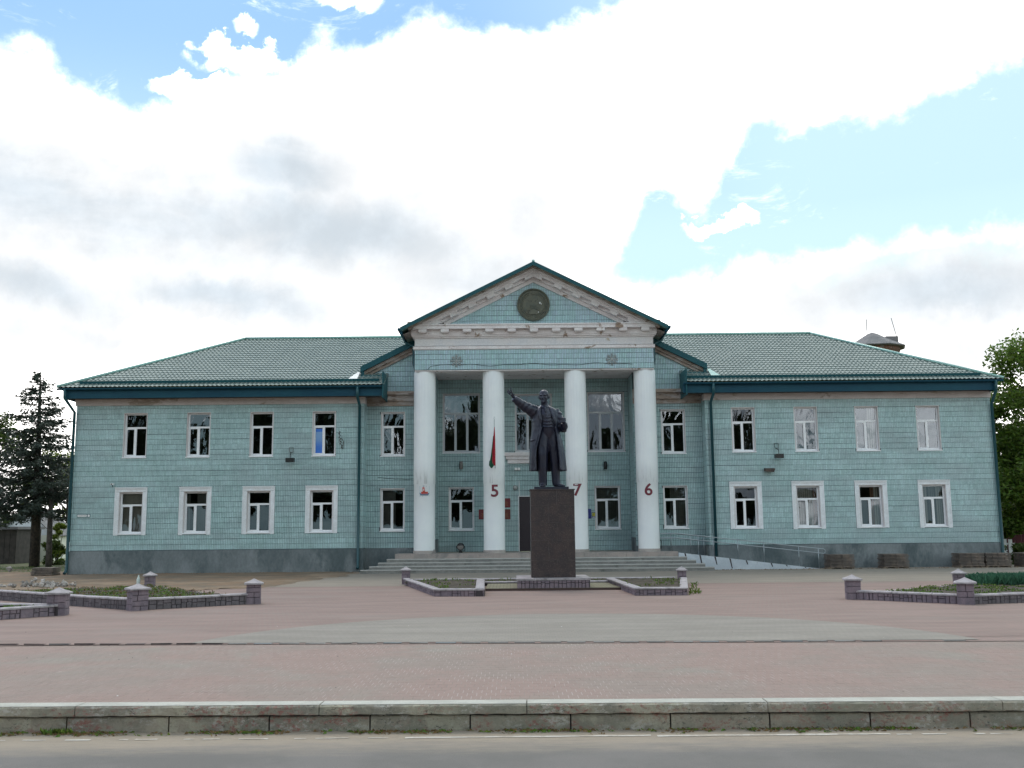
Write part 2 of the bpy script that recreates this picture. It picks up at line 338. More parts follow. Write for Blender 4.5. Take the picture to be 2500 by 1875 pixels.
M_BARKGREY = mat('grey bark', (.13, .11, .1), .95, (.07, .06, .055), 8, bump=.8, bscale=15)
def leafmat(name, col, isl=.35, trans=.25, hue=.02):
    m = mat(name, col, .65, island=isl, hue=hue); b = [n for n in m.node_tree.nodes if n.type == 'BSDF_PRINCIPLED'][0]
    b.inputs['Transmission Weight'].default_value = 0; b.inputs['Subsurface Weight'].default_value = 0
    t = NT(m.node_tree); tl = t.new('ShaderNodeBsdfTranslucent'); mx = t.new('ShaderNodeMixShader'); mx.inputs[0].default_value = trans
    src = b.inputs['Base Color'].links[0].from_socket; t.l.new(src, tl.inputs[0])
    o = [n for n in m.node_tree.nodes if n.type == 'OUTPUT_MATERIAL'][0]
    t.l.new(b.outputs[0], mx.inputs[1]); t.l.new(tl.outputs[0], mx.inputs[2]); t.l.new(mx.outputs[0], o.inputs[0])
    return m
L_MAPLE = leafmat('maple leaves', (.105, .175, .022), .4, .4)
L_SPRUCE = leafmat('spruce needles', (.045, .062, .045), .4, .1, .01)
L_MID = leafmat('mid green leaves', (.07, .11, .02), .4, .35)
L_BACK = leafmat('street tree leaves', (.03, .05, .012), .4, .2)
L_YEL = leafmat('yellow green shrub leaves', (.16, .21, .03), .35, .4)
M_TBRICK = bricktex('old red tower brick', (.22, .10, .07), (.17, .085, .06), (.2, .17, .15), .26, .09, .012)
M_TROOF = mat('grey tower roofing', (.19, .18, .185), .8, (.14, .14, .145), .6)
M_HOUSE = mat('pale cream house wall', (.82, .80, .68), .8)
M_HOUSEW = mat('white gable boards', (.8, .82, .84), .7)
M_OCHRE = mat('ochre shutter', (.4, .29, .09), .7)
M_SHED = mat('dark brown shed wall', (.06, .05, .045), .8, (.04, .035, .03), 3)
M_MAROON = mat('maroon gate', (.17, .045, .06), .7)
M_PALLET = mat('grey brown paving slab', (.15, .12, .10), .9, (.10, .085, .075), 4, island=.4, bump=.6)
M_WOOD = mat('weathered pallet wood', (.2, .16, .12), .9, (.13, .1, .08), 7)
M_RUBBLE = mat('pale broken mortar', (.34, .31, .29), .95, island=.35, bump=.5)
M_FLECK = mat('pavement litter', (.05, .045, .04), .9, island=.6)
M_BOTTLE = mat('translucent bottle plastic', (.6, .68, .64), .25, spec=.5)

# ------------------------------------------------------------------ mesh helpers
class MB:
    def __init__(s): s.v = []; s.f = []
    def add(s, vs, fs):
        o = len(s.v); s.v.extend(vs); s.f.extend([tuple(i + o for i in f) for f in fs])
    def box(s, x0, x1, y0, y1, z0, z1):
        s.add([(x0, y0, z0), (x1, y0, z0), (x1, y1, z0), (x0, y1, z0), (x0, y0, z1), (x1, y0, z1), (x1, y1, z1), (x0, y1, z1)],
              [(0, 3, 2, 1), (4, 5, 6, 7), (0, 1, 5, 4), (1, 2, 6, 5), (2, 3, 7, 6), (3, 0, 4, 7)])
    def tile(s, x0, x1, z0, z1, y, dep=.012, ch=.003, ty=0., tx=0.):   # upright slab facing -Y with soft edges
        a = [(x0, y + dep, z0), (x1, y + dep, z0), (x1, y + dep, z1), (x0, y + dep, z1)]
        b = [(x0 + ch, y - ty - tx, z0 + ch), (x1 - ch, y - ty + tx, z0 + ch), (x1 - ch, y + ty + tx, z1 - ch), (x0 + ch, y + ty - tx, z1 - ch)]
        s.add(a + b, [(4, 5, 6, 7), (0, 1, 5, 4), (1, 2, 6, 5), (2, 3, 7, 6), (3, 0, 4, 7)])
    def prism(s, poly, y0, y1):           # poly in (x,z), extruded along Y
        n = len(poly); s.add([(x, y0, z) for x, z in poly] + [(x, y1, z) for x, z in poly],
                             [tuple(range(n))[::1], tuple(range(2 * n - 1, n - 1, -1))] + [(i, i + n, (i + 1) % n + n, (i + 1) % n) for i in range(n)])
    def prismz(s, poly, z0, z1):          # poly in (x,y)
        n = len(poly); s.add([(x, y, z0) for x, y in poly] + [(x, y, z1) for x, y in poly],
                             [tuple(range(n - 1, -1, -1)), tuple(range(n, 2 * n))] + [(i, (i + 1) % n, (i + 1) % n + n, i + n) for i in range(n)])
    def tube(s, pts, r, n=8, ry=None, caps=True, up=None):
        pts = [Vector(p) for p in pts]; k = len(pts)
        rr = list(r) if hasattr(r, '__len__') else [r] * k
        r2 = rr if ry is None else (list(ry) if hasattr(ry, '__len__') else [ry] * k)
        ref = Vector(up) if up else None; vs = []
        for i, p in enumerate(pts):
            tng = (pts[min(i + 1, k - 1)] - pts[max(i - 1, 0)])
            if tng.length < 1e-9: tng = Vector((0, 0, 1))
            tng.normalize()
            if ref is None: ref = Vector((0, 1, 0)) if abs(tng.y) < .9 else Vector((1, 0, 0))
            a = (ref - tng * ref.dot(tng)).normalized(); b = tng.cross(a); ref = a
            for j in range(n):
                th = 2 * math.pi * j / n; vs.append(tuple(p + b * math.cos(th) * rr[i] + a * math.sin(th) * r2[i]))
        fs = [(i * n + j, i * n + (j + 1) % n, (i + 1) * n + (j + 1) % n, (i + 1) * n + j) for i in range(k - 1) for j in range(n)]
        if caps: fs += [tuple(range(n - 1, -1, -1)), tuple(range((k - 1) * n, k * n))]
        s.add(vs, fs)
    def ell(s, c, r, n=16, m=10, rot=None):
        c = Vector(c); vs = []
        for i in range(m + 1):
            ph = math.pi * i / m
            for j in range(n):
                th = 2 * math.pi * j / n
                q = Vector((r[0] * math.sin(ph) * math.cos(th), r[1] * math.sin(ph) * math.sin(th), r[2] * math.cos(ph)))
                if rot: q = rot @ q
                vs.append(tuple(c + q))
        s.add(vs, [(i * n + j, (i + 1) * n + j, (i + 1) * n + (j + 1) % n, i * n + (j + 1) % n) for i in range(m) for j in range(n)])
    def lathe(s, prof, c=(0, 0, 0), n=24):
        vs = [(c[0] + r * math.cos(2 * math.pi * j / n), c[1] + r * math.sin(2 * math.pi * j / n), c[2] + z) for r, z in prof for j in range(n)]
        k = len(prof); fs = [(i * n + j, i * n + (j + 1) % n, (i + 1) * n + (j + 1) % n, (i + 1) * n + j) for i in range(k - 1) for j in range(n)]
        fs += [tuple(range(n - 1, -1, -1)), tuple(range((k - 1) * n, k * n))]
        s.add(vs, fs)
    def mesh(s, name, m, smooth=False):
        me = bpy.data.meshes.new(name); me.from_pydata([tuple(v) for v in s.v], [], s.f); me.materials.append(m)
        if smooth: me.polygons.foreach_set('use_smooth', [True] * len(me.polygons))
        me.update(); return me
    def build(s, name, m, parent=None, smooth=False, kind=None, label=None):
        return link(name, s.mesh(name, m, smooth), parent, kind, label)
def link(name, me, parent=None, kind=None, label=None, loc=None):
    o = bpy.data.objects.new(name, me); COL.objects.link(o)
    if parent: o.parent = parent
    if kind: o['kind'] = kind
    if label: o['label'] = label
    if loc: o.location = loc
    return o
def tag(o, label, cat, group=None):
    o['label'] = label; o['category'] = cat
    if group: o['group'] = group
    return o
def thing(name, label, cat, loc=(0, 0, 0), rz=0, group=None):
    o = bpy.data.objects.new(name, None); COL.objects.link(o); o.location = loc; o.rotation_euler = (0, 0, rz); o.empty_display_size = .2
    return tag(o, label, cat, group)
def recalc(o):
    bm = bmesh.new(); bm.from_mesh(o.data); bmesh.ops.recalc_face_normals(bm, faces=bm.faces); bm.to_mesh(o.data); bm.free()
def onebox(name, m, parent, *b, **k):
    mb = MB(); mb.box(*b); return mb.build(name, m, parent, **k)

#@@GROUND
# ------------------------------------------------------------------ ground, road, plaza
def sheet(name, poly, z, m, kind='structure', parent=None):
    mb = MB(); mb.add([(x, y, z if not callable(z) else z(x, y)) for x, y in poly], [tuple(range(len(poly)))])
    return mb.build(name, m, parent, kind=kind if not parent else None)
gmb = MB()
gmb.add([(-900, -700, -.262), (900, -700, -.262), (900, 10.46 - 16.2, -.262), (-900, 10.46 + 16.2, -.262), (-900, 10.46 + 16.2, -.03), (900, 10.46 - 16.2, -.03), (900, 1500, -.03), (-900, 1500, -.03)], [(0, 1, 2, 3), (3, 2, 5, 4), (4, 5, 6, 7)])
gmb.build('ground', M_GRASS, kind='structure')
rmb = MB(); rmb.add([(-120, 1.2, -.25), (120, 1.2, -.25), (120, 10.40 - 2.16, -.25), (-120, 10.40 + 2.16, -.25)], [(0, 1, 2, 3)])
road = rmb.build('road', M_ROAD, kind='structure')
pv = MB(); pv.box(-120, 120, -9, 1.2, -.3, -.12); pv.build('footpath', M_PAVE_GREY2, kind='structure')
# broken white edge line
lm = MB(); x = -7.
while x < 8:
    L = R.uniform(.05, .35) if (x < -1.2 or x > 2.6) else R.uniform(1.2, 2.4)
    g = R.uniform(.05, .28) if (x < -1.2 or x > 2.6) else R.uniform(.03, .08)
    if abs(x + .75) < .3: g = .35
    w = R.uniform(.03, .055) if (x < -1.2 or x > 2.6) else R.uniform(.055, .07); yy = 10.0 - .012 * x
    k = max(2, int(L / .12)); top = []; bot = []
    for i in range(k + 1):
        xx = x + L * i / k; e = .012 if 0 < i < k else .02
        top.append((xx, yy + w / 2 + R.uniform(-e, e) * .6, -.246)); bot.append((xx, yy - w / 2 + R.uniform(-e, e) * .6, -.246))
    n = len(top); lm.add(bot + top, [(i, i + 1, n + i + 1, n + i) for i in range(k)])
    x += L + g
lm.build('road_line', M_LINE, kind='structure')
# weeds, leaves and sand against the kerb
wm = MB(); wd = MB()
for i in range(1000):
    cx = R.uniform(-5.6, 5.6); n = mnoise.noise(Vector((cx * 1.3, 3, 0)))
    if n < -.05 and R.random() < .85: continue
    cy = 10.33 - .018 * cx - abs(R.gauss(0, .07)) - .01
    tgt = wm if R.random() < .4 else wd
    for j in range(R.randint(2, 5)):
        a = R.uniform(0, 6.28); l = R.uniform(.012, .045); px, py = cx + R.gauss(0, .03), cy + R.gauss(0, .012)
        h = R.uniform(.004, .026)
        tgt.add([(px, py, -.248), (px + l * math.cos(a) - .006, py + l * math.sin(a) * .6, -.248 + h), (px + 1.5 * l * math.cos(a), py + l * math.sin(a), -.247 + h * .6), (px + l * math.cos(a) + .01, py + l * math.sin(a) * .4, -.246)], [(0, 1, 2, 3)])
for cx in (-4.55, -4.48, -4.6, -4.42):
    for j in range(26):
        a = R.uniform(0, 6.28); px = cx + R.gauss(0, .035); py = 10.37 - abs(R.gauss(0, .02)); h = R.uniform(.02, .07); l = R.uniform(.01, .03)
        wm.add([(px, py, -.25), (px + l * math.cos(a), py - .01 + l * math.sin(a), -.25 + h * .6), (px + l * 1.6 * math.cos(a), py - .01, -.25 + h), (px + .012, py - .005, -.25 + h * .4)], [(0, 1, 2, 3)])
tag(wm.build('weeds', M_WEED, kind='stuff'), 'small green weeds sprouting along the foot of the kerb', 'weeds')
tag(wd.build('leaf_litter', M_WEEDDRY, kind='stuff'), 'brown dry litter lying in the gutter sand below the kerb', 'litter')

# kerb: coping stones over a lower course
kerb = onebox('kerb', M_GROUT, None, -60, 60, 10.37, 10.56, -.26, -.02, kind='structure'); kerb.rotation_euler[2] = -.018
def rough_box(mb, x0, x1, y0, y1, z0, z1, seg=10, amp=.004, chamf=.012):
    # long stone with a worn front edge: profile swept along X
    prof = [(y0 + .002, z0), (y0, z0 + .01), (y0, z1 - chamf), (y0 + chamf, z1), (y1, z1), (y1, z0)]
    n = len(prof); vs = []
    for i in range(seg + 1):
        x = x0 + (x1 - x0) * i / seg
        for j, (y, z) in enumerate(prof):
            a = amp if 0 < i < seg else 0
            vs.append((x, y + R.uniform(-a, a) * (1 if j < 4 else 0), z + (R.uniform(-a, a) if j in (0, 2) else 0)))
    fs = [(i * n + j, i * n + (j + 1) % n, (i + 1) * n + (j + 1) % n, (i + 1) * n + j) for i in range(seg) for j in range(n)]
    fs += [tuple(range(n - 1, -1, -1)), tuple(range(seg * n, seg * n + n))]
    mb.add(vs, fs)
jl = [-9.6, -8.6, -7.6, -6.62, -5.63, -4.64, -3.62, -2.62, -1.62, -.63, .36, 1.34, 2.31, 3.29, 4.26, 5.25, 6.24, 7.23, 8.2]
for a, b in zip(jl, jl[1:]):
    m = MB(); dz = R.uniform(-.004, .003); rough_box(m, a + .008, b - .008, 10.335 + R.uniform(-.004, .004), 10.5, -.262, -.102 + dz, 12, .003)
    m.build('kerb_stone', M_KERB, kerb); recalc(COL.objects[-1])
jc = [-9.4, -7.0, -4.55, -2.12, -.07, 2.29, 4.57, 6.9, 9.2]
for a, b in zip(jc, jc[1:]):
    m = MB(); rough_box(m, a + .004, b - .004, 10.30, 10.555, -.088, .004, 26, .0045, .016)
    m.build('coping_stone', M_KERB, kerb); recalc(COL.objects[-1])
    m = MB(); n = 24; vs = []
    for i in range(n + 1):
        x = a + .006 + (b - a - .012) * i / n
        vs += [(x, 10.318 + R.uniform(0, .004), .0075), (x, 10.55, .0075)]
    m.add(vs, [(2 * i, 2 * i + 2, 2 * i + 3, 2 * i + 1) for i in range(n)])
    m.build('coping_top', M_KERBTOP, kerb)

# plaza: individually laid blocks near the camera, patterned paving beyond
def front_y(x): return 10.556 - .018 * x
plaza = sheet('plaza', [(-70, 16.0), (70, 16.0), (70, 33.2), (-70, 33.2)], .012, M_PAVE_PINK)
pf = MB(); pf.add([(-70, 16.4, -.0012), (-70, 10.65, -.0012), (-6, 10.62, -.0012), (6, 10.42, -.0012), (70, 10.42, -.0012), (70, 16.0, -.0012)][::1], [(0, 1, 2, 3, 4, 5)])
joint = pf.build('paver_bed', M_SANDJOINT, plaza)
def edge_y(x): return 15.74 - .045 * x
near = []; 
for j in range(0, 32):
    y0 = 10.45 + .2 * j
    half = (y0 + .3) * .62 + .6
    off = .05 * (j % 2)
    i0, i1 = int(-half / .1), int(half / .1)
    for i in range(i0, i1):
        x0 = i * .1 + off; xc = x0 + .05
        a, b = y0, y0 + .2
        fy = front_y(xc); ey = edge_y(xc)
        if b < fy + .03 or a > ey - .02: continue
        a2, b2 = max(a, fy), min(b, ey)
        near.append((a2, b2, x0, abs(xc)))
near.sort(key=lambda q: (round(q[0], 2) + q[3] * .02))
def paver(mb, q):
    a, b, x0, _ = q; g = .0030; z = R.uniform(-.0006, .0006); tx, ty = R.uniform(-.0005, .0005), R.uniform(-.0005, .0005); c = .0018
    X0, X1, Y0, Y1 = x0 + g, x0 + .1 - g, a + g * .6, b - g * .6
    lo = [(X0, Y0, -.008), (X1, Y0, -.008), (X1, Y1, -.008), (X0, Y1, -.008)]
    md = [(x, y, z - .002 + (tx if x == X0 else -tx) + (ty if y == Y0 else -ty)) for x, y, _ in lo]
    hi = [(X0 + c, Y0 + c, z + tx + ty), (X1 - c, Y0 + c, z - tx + ty), (X1 - c, Y1 - c, z - tx - ty), (X0 + c, Y1 - c, z + tx - ty)]
    fs = [(8, 9, 10, 11)] + [(k, (k + 1) % 4, (k + 1) % 4 + 4, k + 4) for k in range(4)] + [(k + 4, (k + 1) % 4 + 4, (k + 1) % 4 + 8, k + 8) for k in range(4)]
    mb.add(lo + md + hi, fs)
for q in near[:300]:
    m = MB(); paver(m, q); m.build('paver', M_PAVER, plaza)
m = MB()
for q in near[300:]: paver(m, q)
m.build('paver_field', M_PAVER, plaza, kind='stuff')
# pink continuation of the front field outside the laid blocks, and the fill behind the edging
sheet('plaza_fill', [(-70, edge_y(-12) - .05), (-12, edge_y(-12) - .05), (12, edge_y(12) - .05), (70, edge_y(12) - .05), (70, 16.4), (-70, 16.6)], .008, M_PAVE_PINK)
# edging blocks across the plaza
em = thing('edging_row', 'thin row of raised concrete edging blocks crossing the whole plaza', 'edging', (0, 0, 0))
x = -11.2
while x < 8.4:
    w = .3 + R.uniform(-.03, .02); h = .012 + R.uniform(0, .006) + (.012 if x < -4.6 and R.random() < .7 else 0)
    if R.random() < (.06 if x < 5.5 else .5): x += .4; continue
    mb = MB(); y0 = edge_y(x) - .01
    mb.add([(x, y0, -.02), (x + w, y0 - .0135, -.02), (x + w, y0 - .0135, h + R.uniform(-.004, .004)), (x, y0, h), (x, y0 + .1, -.02), (x + w, y0 + .09, -.02), (x + w, y0 + .09, .014), (x, y0 + .1, .014)],
           [(0, 1, 2, 3), (3, 2, 6, 7), (0, 3, 7, 4), (1, 5, 6, 2)])
    mb.build('edging_block', M_GROUT if (x < -4.6 and R.random() < .8) else (M_STEP if R.random() < .8 else M_PLINTH), em); x += .4
# grey segment of a circle
def circ3(a, b, c):
    ax, ay = a; bx, by = b; cx, cy = c; d = 2 * (ax * (by - cy) + bx * (cy - ay) + cx * (ay - by))
    ux = ((ax * ax + ay * ay) * (by - cy) + (bx * bx + by * by) * (cy - ay) + (cx * cx + cy * cy) * (ay - by)) / d
    uy = ((ax * ax + ay * ay) * (cx - bx) + (bx * bx + by * by) * (ax - cx) + (cx * cx + cy * cy) * (bx - ax)) / d
    return ux, uy, math.hypot(ax - ux, ay - uy)
pa, pb, pc = (-5.0, 16.06), (6.97, 15.53), (1.2, 20.9)
ux, uy, ur = circ3(pa, pc, pb)
a0, a1 = math.atan2(pa[1] - uy, pa[0] - ux), math.atan2(pb[1] - uy, pb[0] - ux)
if a0 < 0: a0 += 2 * math.pi
poly = [(ux + ur * math.cos(a0 + (a1 - a0) * i / 60), uy + ur * math.sin(a0 + (a1 - a0) * i / 60)) for i in range(61)]
sheet('paving_segment', poly[::-1], .016, M_PAVE_GREY)
# forecourt of grey pavers rising gently to the building
fz = lambda x, y: .016 + max(0, min(1, (y - 33.2) / 7.)) * .035
fc = MB(); ys = [31.9, 33.2, 36, 40.2, 43.2]
v = [(x, y, fz(x, y)) for y in ys for x in (-17.0, 70)]; v[0] = (-8.5, 31.9, .016)
fc.add(v, [(2 * i, 2 * i + 1, 2 * i + 3, 2 * i + 2) for i in range(len(ys) - 1)])
fc.build('forecourt', M_PAVE_GREY2, kind='structure')
# dirt
def dirt_z(x, y): return .040 + .045 * max(0, min(1, (y - 34) / 8)) + .018 * mnoise.noise(Vector((x * .8, y * .8, 0))) + .01 * mnoise.noise(Vector((x * 3, y * 3, 5)))
xs = np.arange(-46, -5.6, .35); ys = np.arange(24.2, 48.5, .35); dm = MB(); idx = {}
def in_dirt(x, y): return dirt_margin(x, y) > 0
def dirt_margin(x, y):
    lim = -6.0 if y > 38 else (-7.1 + (y - 33) * .2 if y > 31.5 else -7.6 - (31.5 - y) * 1.3)
    if y < 28.5: lim = min(lim, -14.4 - (28.5 - y) * .9)
    return lim + .45 * mnoise.noise(Vector((x * .9, y * .9, 9))) + .2 * mnoise.noise(Vector((x * 3, y * 3, 9))) - x
for y in ys:
    for x in xs:
        if in_dirt(x, y): idx[(round(x, 2), round(y, 2))] = len(dm.v); dm.v.append((x, y, dirt_z(x, y) - .04 * max(0, 1 - dirt_margin(x, y) / .9)))
for y in ys:
    for x in xs:
        k = [(round(x, 2), round(y, 2)), (round(x + .35, 2), round(y, 2)), (round(x + .35, 2), round(y + .35, 2)), (round(x, 2), round(y + .35, 2))]
        if all(q in idx for q in k): dm.f.append(tuple(idx[q] for q in k))
dm.build('dirt', M_DIRT, kind='structure', smooth=True)
def rocks(name, label, cat, pts, m, parent=None):
    mb = MB()
    for (x, y, z, s) in pts:
        vs = []; q = Matrix.Rotation(R.uniform(0, 3), 3, Vector((R.random(), R.random(), R.random() + .01)).normalized())
        for c in ((1, 0, 0), (-1, 0, 0), (0, 1, 0), (0, -1, 0), (0, 0, 1), (0, 0, -1)):
            vs.append(tuple(Vector((x, y, z)) + q @ Vector(c) * s * R.uniform(.5, 1.1)))
        mb.add(vs, [(0, 2, 4), (2, 1, 4), (1, 3, 4), (3, 0, 4), (2, 0, 5), (1, 2, 5), (3, 1, 5), (0, 3, 5)])
    o = mb.build(name, m, parent, kind='stuff')
    if label: tag(o, label, cat)
    return o
rocks('rubble', 'crumbs of soil and broken mortar along the foot of the grey plinth', 'rubble',
      [(R.uniform(-18.2, -6.3), 41.9 - abs(R.gauss(0, .12)), .06, R.uniform(.015, .06)) for _ in range(260)] + [(R.uniform(8, 20), 41.0 - abs(R.gauss(0, .3)), .05, R.uniform(.015, .055)) for _ in range(240)], M_DIRT)
rocks('rubble', 'low heap of pale broken mortar on the dirt behind the left flower bed', 'rubble',
      [(-15.3 + R.gauss(0, .55), 33.2 + R.gauss(0, .3), .05 + abs(R.gauss(0, .06)), R.uniform(.03, .12)) for _ in range(130)], M_RUBBLE)
rocks('rubble', 'grey heap of stones at the far left edge beside the brown shed', 'rubble',
      [(-24.6 + R.gauss(0, .9), 44 + R.gauss(0, .5), .1 + abs(R.gauss(0, .1)), R.uniform(.05, .22)) for _ in range(120)], M_RUBBLE)
lt = MB()
for i in range(170):
    y = 10.8 + 22 * R.random() ** 1.7; x = R.uniform(-.56, .56) * y; z = .004 if y < 15.3 else .02; s = R.uniform(.008, .024)
    if R.random() < .5: s *= .6
    a = R.uniform(0, 3); lt.add([(x, y, z), (x + s * math.cos(a), y + s * math.sin(a), z), (x + s * .8 * math.cos(a + .8), y + s * math.sin(a + .8), z + s * .3)], [(0, 1, 2)])
tag(lt.build('litter', M_FLECK, kind='stuff'), 'dark scraps and twigs scattered over the plaza paving', 'litter')
lt = MB()
for i in range(26):
    y = 10.8 + 18 * R.random() ** 1.5; x = R.uniform(-.5, .5) * y; z = .004 if y < 15.3 else .02; s = R.uniform(.01, .028)
    a = R.uniform(0, 3); lt.add([(x, y, z), (x + s * math.cos(a), y + s * math.sin(a), z), (x + s * .8 * math.cos(a + .8), y + s * math.sin(a + .8), z + s * .2)], [(0, 1, 2)])
tag(lt.build('paper_scraps', M_WHITEFLECK, kind='stuff'), 'white paper scraps scattered over the plaza paving', 'litter')

#@@BUILDING
# ------------------------------------------------------------------ the building
CX = .93
WY, RY, PY, LY = 42.0, 42.8, 41.5, 44.3     # planes: wings, recessed middle, portico front, loggia wall
hall = thing('town_hall', 'long two-storey hall clad in pale green tiles with a white-columned portico', 'building', (0, 0, 0))
TW, TH = .071, .2165
def wall_boxes(mb, x0, x1, z0, z1, y0, y1, holes):
    holes = [(a - .027, b + .027, c - (.02 if c > 1 else 0), d + .027) for a, b, c, d in holes]
    xs = sorted({x0, x1, *[h[0] for h in holes], *[h[1] for h in holes]}); zs = sorted({z0, z1, *[h[2] for h in holes], *[h[3] for h in holes]})
    for a, b in zip(xs, xs[1:]):
        run = None
        for c, d in zip(zs, zs[1:]):
            inside = any(h[0] - 1e-6 <= a and b <= h[1] + 1e-6 and h[2] - 1e-6 <= c and d <= h[3] + 1e-6 for h in holes)
            if inside:
                if run: mb.box(a, b, y0, y1, run[0], run[1]); run = None
            else: run = (run[0], d) if run else (c, d)
        if run: mb.box(a, b, y0, y1, run[0], run[1])
def clip_poly(poly, f):   # keep f(x,z) >= 0, f linear
    out = []
    for i in range(len(poly)):
        p, q = poly[i], poly[(i + 1) % len(poly)]; fp, fq = f(*p), f(*q)
        if fp >= 0: out.append(p)
        if (fp >= 0) != (fq >= 0):
            k = fp / (fp - fq); out.append((p[0] + (q[0] - p[0]) * k, p[1] + (q[1] - p[1]) * k))
    return out
def tiles(name, x0, x1, z0, z1, y, m, parent, holes=(), cuts=(), gz=.010, gx=.0055, jit=.0018, zr=None):
    mb = MB(); row = 0; z = (zr if zr is not None else z0)
    while z < z1 - .01:
        a, b = max(z, z0), min(z + TH, z1); z += TH
        if b - a < .03: continue
        # courses are laid in lengths that drift a little in height
        x = x0; dz = 0; nxt = x0; row += 1
        while x < x1 - .005:
            if x >= nxt: dz = R.uniform(-.004, .004); nxt = x + R.uniform(.8, 3.2); yo = R.uniform(0, .004)
            e = min(x + TW, x1); X0, X1, Z0, Z1 = x + gx / 2, e - gx / 2 , a + gz / 2 + dz, b - gz / 2 + dz
            x = e
            if X1 - X0 < .012: continue
            skip = False
            for h in holes:
                if X0 < h[1] and X1 > h[0] and Z0 < h[3] and Z1 > h[2]:
                    ox, oz = min(X1, h[1]) - max(X0, h[0]), min(Z1, h[3]) - max(Z0, h[2])
                    if oz > .85 * (Z1 - Z0) and ox < .85 * (X1 - X0):
                        if X0 < h[0]: X1 = h[0]
                        else: X0 = h[1]
                    elif ox > .3 * (X1 - X0):
                        if Z0 < h[2] - .01: Z1 = h[2]
                        elif Z1 > h[3] + .01: Z0 = h[3]
                        else: skip = True
                    else: pass
            if skip or X1 - X0 < .008 or Z1 - Z0 < .012: continue
            if cuts:
                poly = [(X0, Z0), (X1, Z0), (X1, Z1), (X0, Z1)]
                for c in cuts: poly = clip_poly(poly, c) if poly else poly
                if len(poly) < 3: continue
                if len(poly) != 4 or poly[2] != (X1, Z1):
                    mb.prism(poly, y - .012, y); continue
            mb.tile(X0, X1, Z0, Z1, y - .012 - yo, .012 + yo, .0025, R.uniform(-jit, jit), R.uniform(-jit, jit) * .5)
    o = mb.build(name, m, parent, kind='stuff'); return o

def frame_mesh(w, h, tr, mull, b=.058, mid=.075, depth=.06):
    # casement frame, origin at bottom centre of the opening, facing -Y
    mb = MB(); x0, x1 = -w / 2, w / 2
    mb.box(x0, x0 + b, 0, depth, 0, h); mb.box(x1 - b, x1, 0, depth, 0, h)
    mb.box(x0 + b, x1 - b, 0, depth, 0, b * 1.35); mb.box(x0 + b, x1 - b, 0, depth, h - b * .9, h)
    mb.box(x0 + b, x1 - b, -.004, depth, tr - mid / 2, tr + mid / 2)
    for k, mx in enumerate(mull): mb.box(mx - mid / 2, mx + mid / 2, -.006, depth, b * 1.35, tr - mid / 2)
    # raised opening sash round the first light (or the middle one of three)
    k = 1 if len(mull) == 2 else 0
    a = (x0 + b) if k == 0 else mull[0] + mid / 2; c = mull[k] - mid / 2
    s = .03
    mb.box(a, a + s, -.014, .03, b * 1.35, tr - mid / 2); mb.box(c - s, c, -.014, .03, b * 1.35, tr - mid / 2)
    mb.box(a + s, c - s, -.014, .03, b * 1.35, b * 1.35 + s); mb.box(a + s, c - s, -.014, .03, tr - mid / 2 - s, tr - mid / 2)
    return mb
FR = {}
